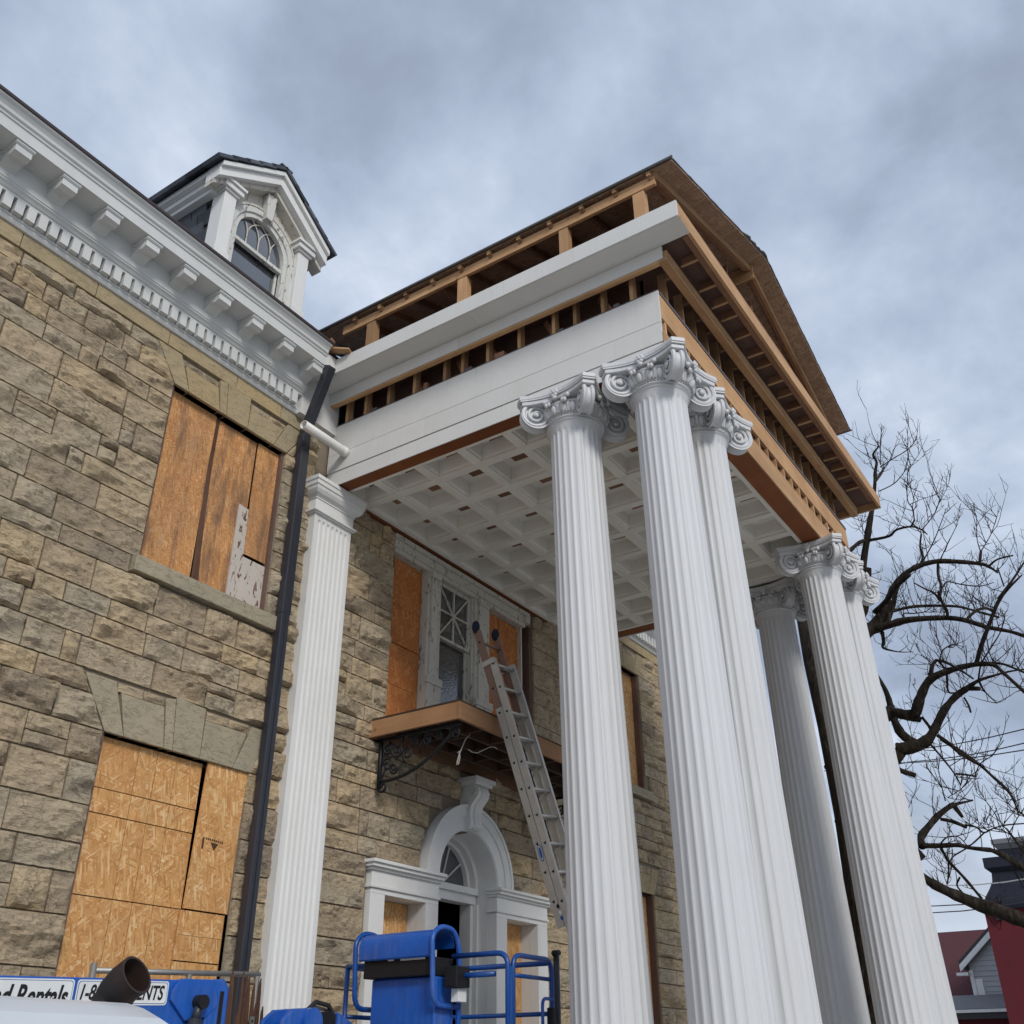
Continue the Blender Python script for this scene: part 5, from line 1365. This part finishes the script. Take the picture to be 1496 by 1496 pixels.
build('hood', MB().add(vs, fs), M['hood'], hd, auto=40)
hb('side_panel', -1.2, 1.98, 2.37, 3.07, -.95, -.551, M['blue'], .03); hb('chassis', -1.3, 1.9, 2.30, 3.14, -1.25, -.951, M['black'], .03)
for x in (-.8, 1.4):
    for y in (2.26, 3.18): piece('wheel', wh, (x, y, GROUND+.40), hd)
ex = [gp(150, 1490, 2.95), gp(163, 1466, 2.95), gp(171, 1450, 2.93), gp(183, 1436, 2.90), gp(200, 1424, 2.86)]
mb = MB().tube(ex, [.060, .060, .060, .060, .062], 22, False)
n0 = len(mb.v)
inner = MB().tube(ex, [.054]*5, 22, False); inner.f = [q[::-1] for q in inner.f]; mb.add(inner.v, inner.f)
m_ = 22*4
for k in range(22): k2 = (k+1) % 22; mb.f.append([m_+k, m_+k2, n0+m_+k2, n0+m_+k])
build('exhaust_pipe', mb, M['rust'], hd, auto=60)

# ------------------------------------------------------------------ bare trees
class Tree:
    def __init__(self, name, label, base, dist):
        self.root = thing(name, label, 'tree', base); self.pts = []; self.d = dist; self.tw = MB(); self.rnd = random.Random(len(name)+int(dist))
    def near(self, x, y):
        b = min(self.pts, key=lambda p: (p[0]-x)**2+(p[1]-y)**2, default=None)
        return b[2] if b and (b[0]-x)**2+(b[1]-y)**2 < 60**2 else self.d
    def limb(self, zoom, pts, rad, spread=1.6, name='limb', twigs=1.0):
        ox, oy, s = zoom; P = [(ox+x/s, oy+y/s) for x, y in pts]; n = len(P)
        if isinstance(rad, tuple): rad = [rad[0]+(rad[1]-rad[0])*i/(n-1) for i in range(n)]
        d0 = self.near(*P[0]); d1 = d0+self.rnd.uniform(-spread, spread)
        P3 = []; R3 = []
        # smooth the traced path
        fine = []
        for i in range(n-1):
            m = 4
            p0, p1, p2, p3 = P[max(0, i-1)], P[i], P[i+1], P[min(n-1, i+2)]
            for q in range(m):
                t = q/m
                f = [0.5*((2*b)+(-a+c)*t+(2*a-5*b+4*c-d)*t*t+(-a+3*b-3*c+d)*t**3) for a, b, c, d in zip(p0, p1, p2, p3)]
                fine.append((f[0], f[1], rad[i]+(rad[i+1]-rad[i])*t))
        fine.append((*P[-1], rad[-1]))
        for k, (x, y, r) in enumerate(fine):
            d = d0+(d1-d0)*k/(len(fine)-1); p = at_dist(x, y, d); q = p.dot(FWD)
            wob = 1+.22*noise.noise(Vector((x*.09, y*.09, d)))+.10*noise.noise(Vector((x*.4, y*.4, d)))
            P3.append(p); R3.append(max(.006, 1.15*r/s*q/FOCAL*wob)); self.pts.append((x, y, d))
        build(name, MB().tube(P3, R3, 9 if max(R3) > .03 else 6), M['bark'], self.root, True)
        ln = 0
        for k in range(1, len(P3)):
            ln += (P3[k]-P3[k-1]).length
            if twigs and ln > .26/twigs:
                ln = 0; self.twig(P3[k], (P3[k]-P3[k-1]).normalized(), self.rnd.uniform(.2, .75), .009, 0)
                if self.rnd.random() < .3: self.twig(P3[k], Vector((0, 0, 1)), self.rnd.uniform(.5, 1.1), .008, 1)
    def twig(self, p, d, ln, r, lvl):
        R_ = self.rnd
        side = Vector((R_.gauss(0, 1), R_.gauss(0, 1), R_.gauss(.75, .7))).normalized()
        v = (d*.45+side).normalized(); n = 6; pts = [p]; q = Vector(p)
        for i in range(n):
            v = (v+Vector((R_.gauss(0, .10), R_.gauss(0, .10), R_.gauss(.10, .10)))).normalized(); q = q+v*(ln/n); pts.append(q.copy())
            if lvl < 2 and R_.random() < .44: self.twig(q, v, ln*R_.uniform(.3, .6), r*.72, lvl+1)
        self.tw.tube(pts, [max(.0028, r*.85*(1-.65*i/n)) for i in range(n+1)], 4, False)
    def done(self):
        o = build('twigs', self.tw, M['bark'], self.root); o['kind'] = 'stuff'
Z1, Z2, Z3, Z4, PXL = (1216, 600, 5.343), (1216, 840, 5.343), (1256, 1080, 6.233), (1356, 1200, 5.057), (0, 0, 1)
TD = 17.0
tb = at_dist(1280, 1530, TD)
tr = Tree('bare_tree', 'large bare tree with dark crooked limbs rising behind the far columns', (tb.x, tb.y, GROUND), TD)
tk = [Vector((tb.x, tb.y, GROUND))]+[at_dist(x, y, TD) for x, y in ((1292, 1496), (1266, 1340), (1240, 1190), (1213, 1060), (1190, 965), (1174, 890))]
rads = [.42, .30, .26, .23, .21, .19, .15]
build('trunk', MB().tube(tk, rads, 14), M['bark'], tr.root, True)
for x, y in ((1277, 1496), (1252, 1340), (1228, 1190), (1203, 1060), (1188, 965), (1172, 890)): tr.pts.append((x, y, TD))
L_ = tr.limb
L_(PXL, [(1172, 890), (1150, 820), (1140, 790)], (14, 8), .5, 'limb', 0)
L_(PXL, [(1188, 965), (1215, 935), (1245, 915), (1262, 880), (1266, 830)], (12, 6), .6, 'limb', .3)
L_(Z1, [(240, 1250), (250, 1130), (270, 1010), (290, 880), (310, 760), (330, 600), (335, 480), (345, 400), (318, 342), (362, 280)], [24, 22, 22, 20, 16, 13, 12, 9, 8, 5], 1.2)
L_(Z1, [(340, 545), (380, 490), (405, 440)], (11, 7)); L_(Z1, [(260, 1010), (210, 1030), (140, 1090), (60, 1170)], (14, 14), .5)
L_(Z1, [(285, 1012), (440, 980), (500, 930), (610, 905), (690, 925), (740, 965)], (11, 4)); L_(Z1, [(615, 905), (642, 852)], (9, 7), .3)
L_(Z1, [(640, 852), (625, 760), (585, 690), (590, 480), (615, 420)], (5, 2)); L_(Z1, [(625, 760), (640, 660), (670, 570)], (3, 2))
L_(Z1, [(375, 440), (480, 370), (580, 310), (640, 245)], (5, 2)); L_(Z1, [(360, 630), (480, 570), (560, 480), (585, 420)], (4, 2)); L_(Z1, [(375, 420), (375, 250), (388, 110)], (4, 2))
L_(PXL, [(1195, 980), (1240, 950), (1285, 905), (1298, 880)], (10, 6), .5, 'limb', .5)
L_(Z1, [(400, 1530), (430, 1480), (480, 1370), (560, 1280), (680, 1210), (830, 1175), (1000, 1180), (1150, 1195), (1220, 1215), (1290, 1265)], [22, 21, 20, 19, 18, 16, 15, 13, 10, 6], 2)
L_(Z1, [(1220, 1215), (1290, 1160), (1410, 1130)], (8, 5)); L_(Z1, [(690, 1195), (705, 1140), (685, 1060), (695, 960)], (9, 6)); L_(Z1, [(1150, 1190), (1160, 1090)], (12, 8), .2)
L_(Z1, [(1155, 1095), (1130, 1000), (1125, 820)], (4, 2)); L_(Z1, [(1165, 1090), (1240, 960), (1283, 830)], (4, 2)); L_(Z1, [(840, 1170), (900, 1040), (980, 880)], (5, 2)); L_(Z1, [(700, 1190), (800, 1000), (890, 760)], (5, 2)); L_(Z1, [(700, 930), (800, 800), (838, 690)], (4, 2))
L_(Z1, [(825, 1180), (825, 1280), (850, 1380), (830, 1480)], (9, 9)); L_(Z1, [(840, 1480), (790, 1420), (720, 1390), (640, 1345)], (9, 4))
L_(Z1, [(860, 1380), (900, 1335), (1000, 1355), (1150, 1370), (1260, 1340)], (6, 3)); L_(Z1, [(1290, 1470), (1400, 1330), (1480, 1210), (1560, 1080)], (9, 5)); L_(Z1, [(1340, 1370), (1290, 1225)], (5, 4), .3)
L_(PXL, [(1188, 965), (1230, 935), (1274, 918)], (11, 9), .3, 'limb', 0)
L_(Z2, [(310, 425), (440, 390), (600, 350), (880, 335), (1040, 355), (1200, 405), (1400, 445), (1560, 500)], [34, 28, 22, 18, 17, 15, 12, 10], 2.2)
L_(Z2, [(440, 380), (450, 300), (520, 270), (650, 245), (860, 240), (1000, 250), (1150, 290), (1300, 330)], (13, 7)); L_(Z2, [(420, 390), (470, 250), (500, 120), (555, 20)], (20, 12))
L_(Z2, [(330, 290), (430, 190), (500, 90), (600, 0)], (16, 14)); L_(Z2, [(390, 450), (400, 520), (400, 570), (520, 600), (630, 600)], [14, 12, 8, 4, 2]); L_(Z2, [(895, 325), (895, 280), (850, 200), (830, 130)], (12, 8))
L_(Z2, [(1045, 350), (1120, 280), (1200, 260), (1260, 290)], (10, 9)); L_(Z2, [(560, 330), (560, 300), (640, 300), (720, 290), (800, 290)], (6, 3))
L_(PXL, [(1218, 1130), (1260, 1070), (1302, 1040)], (14, 9), .3, 'limb', 0)
L_(Z2, [(450, 1055), (520, 1080), (600, 1095), (650, 1075), (690, 950), (760, 820), (900, 750), (1100, 700), (1250, 700), (1330, 760), (1496, 910), (1560, 970)], [33, 35, 36, 34, 31, 26, 23, 18, 15, 13, 11, 9], 2.2)
L_(Z2, [(600, 1100), (690, 1130)], (34, 20), .2, 'stub', 0); L_(Z2, [(765, 800), (780, 710), (812, 665)], (16, 13), .3); L_(Z2, [(812, 665), (880, 680), (980, 730), (1100, 810)], (11, 6)); L_(Z2, [(830, 672), (890, 760), (905, 910), (980, 915)], (9, 6))
L_(Z2, [(840, 660), (860, 590), (930, 545), (980, 540)], (6, 3)); L_(Z2, [(1110, 690), (1300, 690), (1400, 720), (1540, 780)], (10, 7)); L_(Z2, [(1125, 690), (1160, 560), (1220, 400), (1290, 220), (1370, 110), (1480, 0)], [17, 15, 14, 13, 9, 5])
L_(PXL, [(1232, 1210), (1275, 1150), (1313, 1097)], (14, 9), .3, 'limb', 0)
L_(Z2, [(510, 1365), (640, 1340), (740, 1290), (800, 1200), (870, 1060), (960, 950), (1060, 880), (1140, 825), (1280, 780), (1400, 750), (1560, 730)], [44, 42, 38, 32, 27, 24, 19, 12, 8, 6, 4], 2.2)
L_(Z2, [(330, 760), (400, 870), (440, 970), (475, 1110), (540, 1240), (650, 1320)], [12, 14, 20, 28, 30, 30], .5, 'limb', .3); L_(Z2, [(1080, 885), (1145, 888)], (17, 14), .2, 'stub', .5); L_(Z2, [(700, 1110), (770, 1200)], (10, 10), .2)
L_(Z2, [(1145, 830), (1190, 910), (1285, 1000)], (8, 4)); L_(Z2, [(1140, 830), (1160, 700), (1230, 580), (1310, 450), (1345, 330)], (7, 4)); L_(Z2, [(1030, 960), (1060, 1010), (1080, 1070)], (8, 7), .3)
L_(Z2, [(820, 1250), (930, 1330), (1010, 1400), (1180, 1496)], (14, 12)); L_(Z3, [(740, 0), (900, 100), (1090, 230), (1200, 330), (1350, 470), (1420, 600), (1445, 690)], [15, 14, 13, 12, 11, 9, 6]); L_(Z3, [(1440, 655), (1540, 720)], (8, 6))
L_(Z3, [(640, 40), (760, 180), (860, 310), (920, 420)], (10, 5)); L_(Z3, [(862, 315), (960, 322), (1055, 338)], (8, 8)); L_(Z3, [(120, 190), (300, 255), (400, 295), (512, 332)], (20, 20), .2, 'stub', .6); L_(Z3, [(1050, 330), (1100, 220), (1200, 150), (1310, 10)], (6, 2)); L_(Z3, [(1010, 370), (900, 470), (800, 530)], (4, 3))
L_(PXL, [(1255, 1330), (1300, 1285), (1347, 1245)], (12, 7), .3, 'limb', 0)
L_(Z3, [(570, 975), (560, 890), (640, 780), (720, 690), (830, 605), (880, 590), (1030, 555)], [30, 30, 28, 26, 22, 12, 7], 1.0); L_(Z3, [(855, 600), (935, 705)], (22, 12), .2, 'stub', .6); L_(Z3, [(740, 728), (850, 750), (970, 800)], (14, 14), .5)
L_(Z3, [(965, 780), (1060, 800), (1130, 850), (1220, 810), (1340, 780), (1540, 765)], (8, 5)); L_(Z3, [(780, 560), (740, 400), (700, 160)], (5, 2)); L_(Z3, [(1140, 845), (1040, 940), (960, 1000), (860, 1060), (820, 1110)], (7, 6)); L_(Z3, [(1230, 815), (1300, 830), (1370, 870)], (6, 4))
L_(Z3, [(575, 970), (720, 970), (900, 965), (1010, 990), (1200, 1010)], [22, 21, 18, 17, 17], 1.0); L_(Z3, [(740, 990), (810, 1110), (950, 1260), (1110, 1450)], (12, 12)); L_(Z3, [(808, 1120), (810, 1230), (795, 1320)], (8, 6)); L_(Z3, [(910, 1260), (885, 1330), (940, 1400)], (9, 6)); L_(Z3, [(740, 945), (800, 890), (900, 890), (980, 970)], (6, 4))
tr.done()
TD2 = 13.0
tb2 = at_dist(1700, 1530, TD2)
t2 = Tree('street_tree', 'thick bare limb reaching in from the right edge in front of the maroon house', (tb2.x, tb2.y, GROUND), TD2)
build('trunk', MB().tube([Vector((tb2.x, tb2.y, GROUND))]+[at_dist(x, y, TD2) for x, y in ((1690, 1490), (1660, 1400), (1640, 1310), (1625, 1220), (1615, 1100), (1625, 960), (1600, 800), (1612, 650))], [.34, .28, .26, .23, .20, .16, .11, .07, .02], 12), M['bark'], t2.root, True)
for x, y in ((1690, 1490), (1660, 1400), (1640, 1310), (1625, 1220)): t2.pts.append((x, y, TD2))
t2.limb(PXL, [(1650, 1370), (1590, 1362), (1540, 1352), (1500, 1346), (1467, 1334), (1431, 1322), (1386, 1303), (1358, 1288), (1335, 1270)], [14, 12, 11, 10, 9, 8, 6.5, 5.2, 4], .8, 'limb', 1.2)
t2.limb(PXL, [(1625, 1300), (1560, 1300), (1520, 1282), (1496, 1269), (1465, 1249), (1448, 1242)], [8, 6, 5, 4.4, 3.6, 3], .6, 'limb', 1)
t2.limb(PXL, [(1590, 1362), (1550, 1320), (1500, 1250), (1470, 1210)], [5, 4, 2, 1], .6, 'limb', 1)
t2.pts += [(1615, 1100, TD2), (1625, 960, TD2), (1600, 800, TD2)]
for P_ in ([(1625, 1180), (1680, 1090), (1720, 960), (1740, 850)], [(1618, 1080), (1580, 980), (1575, 880)], [(1620, 980), (1680, 880), (1700, 760)], [(1605, 850), (1570, 760), (1580, 660)]):
    t2.limb(PXL, P_, (7, 1.5), .8, 'limb', .8)
t2.done()

# ------------------------------------------------------------------ houses across the street
rh = thing('mansard_house', 'maroon house with a dark navy mansard roof at the right edge', 'house', (46, -0.5, GROUND))
FXR, YL = 40.0, 6.78
build('wall', MB().box(FXR, 52, -9, YL, GROUND, 5.02), M['maroon'], rh)
def mring(ins, z): return [(FXR+ins, -9+ins, z), (52-ins, -9+ins, z), (52-ins, YL-ins, z), (FXR+ins, YL-ins, z)]
def loft(levels, mat, name):
    vs = [p for l in levels for p in mring(*l)]; n = len(levels)
    fs = [(j*4+i, j*4+(i+1) % 4, (j+1)*4+(i+1) % 4, (j+1)*4+i) for j in range(n-1) for i in range(4)]+[(0, 3, 2, 1), tuple(n*4-4+i for i in range(4))]
    build(name, MB().add(vs, fs), mat, rh)
loft([(-.18, 4.80), (-.22, 4.9), (-.22, 5.03), (0, 5.05)], M['navy'], 'eave_cornice')
loft([(0.03, 5.03), (.12, 5.25), (.30, 5.55), (.42, 5.80), (.46, 6.14)], M['navy'], 'mansard')
loft([(.46, 6.08), (.32, 6.20), (.28, 6.24), (.28, 6.58), (.5, 6.62)], M['navy'], 'upper_cornice'); loft([(.78, 6.60), (.80, 6.98)], M['navy'], 'parapet'); loft([(.78, 6.90), (.68, 7.04), (.64, 7.08), (.64, 7.24), (.9, 7.28)], M['shingle_grey'], 'roof_cornice')
for k in range(9): build('bracket', MB().box(FXR-.16, FXR+.05, YL-.5-k*1.5, YL-.34-k*1.5, 4.45, 4.795), M['navy'], rh)
for k in range(4):
    y = YL-2.6-k*3.2
    for z0, z1 in ((.2, 1.9), (3.0, 4.2)):
        f = build('window', MB().box(FXR-.06, FXR-.001, y-.55, y+.55, z0, z1), M['siding'], rh); build('pane', MB().box(FXR-.07, FXR-.061, y-.42, y+.42, z0+.12, z1-.12), M['glass'], f)
gh = thing('gabled_house', 'maroon roofed house with a small grey clapboard gable beside the maroon wall', 'house', (54, 12, GROUND))
build('wall', MB().box(51, 60, 5, 22, GROUND, 2.2), M['maroon'], gh)
build('roof', MB().prism([(50.2, 2.1), (55.0, 5.78), (60.4, 1.9), (60.4, 1.75), (55.0, 5.6), (50.2, 1.95)], 'xz', 7.9, 22), M['maroon_roof'], gh)
build('rake_board', MB().prism([(50.15, 2.15), (55.0, 5.86), (55.0, 5.64), (50.15, 1.92)], 'xz', 7.86, 7.899), M['siding'], gh)
GX = 49.6; gy0 = 9.50; ge = 3.95; gslope = .83; gyr = 6.8
build('gable_wall', MB().prism([(gy0, 1.9), (gy0, ge+.02), (gyr, ge+(gy0-gyr)*gslope), (2*gyr-gy0, ge), (2*gyr-gy0, 1.9)], 'yz', GX, GX+3.5), M['siding'], gh)
z = 2.4
while z < ge+2.2:
    yy = gy0 if z < ge else gy0-(z+.2-ge)/gslope
    if yy-(2*gyr-gy0) > .4: build('clapboard', MB().prism([(GX-.012, z+.19), (GX-.034, z), (GX-.001, z), (GX-.001, z+.19)], 'xz', 2*gyr-yy, yy), M['siding'], gh)
    z += .2
build('corner_board', MB().box(GX-.06, GX-.001, gy0-.12, gy0+.04, 2.45, ge-.3), M['decal'], gh)
rk = [(gy0+.32, ge-.36), (gy0+.32, ge-.10), (gyr, ge+(gy0-gyr)*gslope+.22), (gyr, ge+(gy0-gyr)*gslope-.04)]
build('rake_board', MB().prism(rk, 'yz', GX-.35, GX-.25), M['decal'], gh); build('gutter', MB().prism([(y-.0, z_+.16) for y, z_ in rk], 'yz', GX-.33, GX-.22), M['black_metal'], gh)
build('gable_roof', MB().prism([(gy0+.36, ge-.22), (gy0+.36, ge-.14), (gyr, ge+(gy0-gyr)*gslope+.30), (gyr, ge+(gy0-gyr)*gslope+.20)], 'yz', GX-.2, GX+3.6), M['shingle_grey'], gh)
build('eave_return', MB().box(GX-.4, GX+.1, gy0+.02, gy0+.50, ge-.52, ge-.40), M['decal'], gh)
build('dormer_window', MB().box(GX-.05, GX-.02, gy0-.42, gy0-.14, 2.6, 3.3), M['decal'], gh)
pr = build('porch_roof', MB().prism([(47.6, 2.10), (49.59, 2.70), (49.59, 2.5), (47.6, 2.0)], 'xz', 6.0, 11.6), M['shingle_grey'], gh)
build('porch_gutter', MB().box(47.45, 47.6, 6.0, 11.6, 1.95, 2.06), M['decal'], gh); build('porch_fascia', MB().box(47.6, 47.7, 6.0, 11.6, 1.72, 1.99), M['black_metal'], gh); build('porch_wall', MB().box(48.0, 49.5, 6.2, 11.4, GROUND, 1.9), M['maroon'], gh)
ch = build('chimney', MB().box(53.2, 53.8, 8.05, 8.4, 4.3, 5.1), M['shingle_grey'], gh)

# ------------------------------------------------------------------ overhead cables
for k, (a, b, lb_) in enumerate((((1317, 1097), (1560, 1048), 'highest thin overhead cable crossing the sky right of the columns'), ((1330, 1113), (1560, 1069), 'middle thin overhead cable crossing the sky right of the columns'),
        ((1300, 1115), (1560, 1084), 'lower thin overhead cable running just below the middle one'), ((1330, 1324), (1560, 1296), 'low overhead cable passing above the maroon roof'), ((1330, 1334), (1560, 1304), 'lowest overhead cable just above the maroon roof'), ((1360, 1293), (1560, 1272), 'pale cable crossing the navy mansard roof'))):
    p, q = at_dist(*a, 34), at_dist(*b, 26); d = (q-p)
    pts = [p+d*t+Vector((0, 0, -.12*math.sin(PI*max(0, min(1, t))))) for t in (-.6, -.2, 0, .2, .4, .6, .8, 1, 1.4)]
    w_o = build('overhead_cable', MB().tube(pts, .016, 6), M['wire'] if k < 5 else M['cord']); w_o['label'] = lb_; w_o['category'] = 'cable'; w_o['group'] = 'overhead cables on the right'
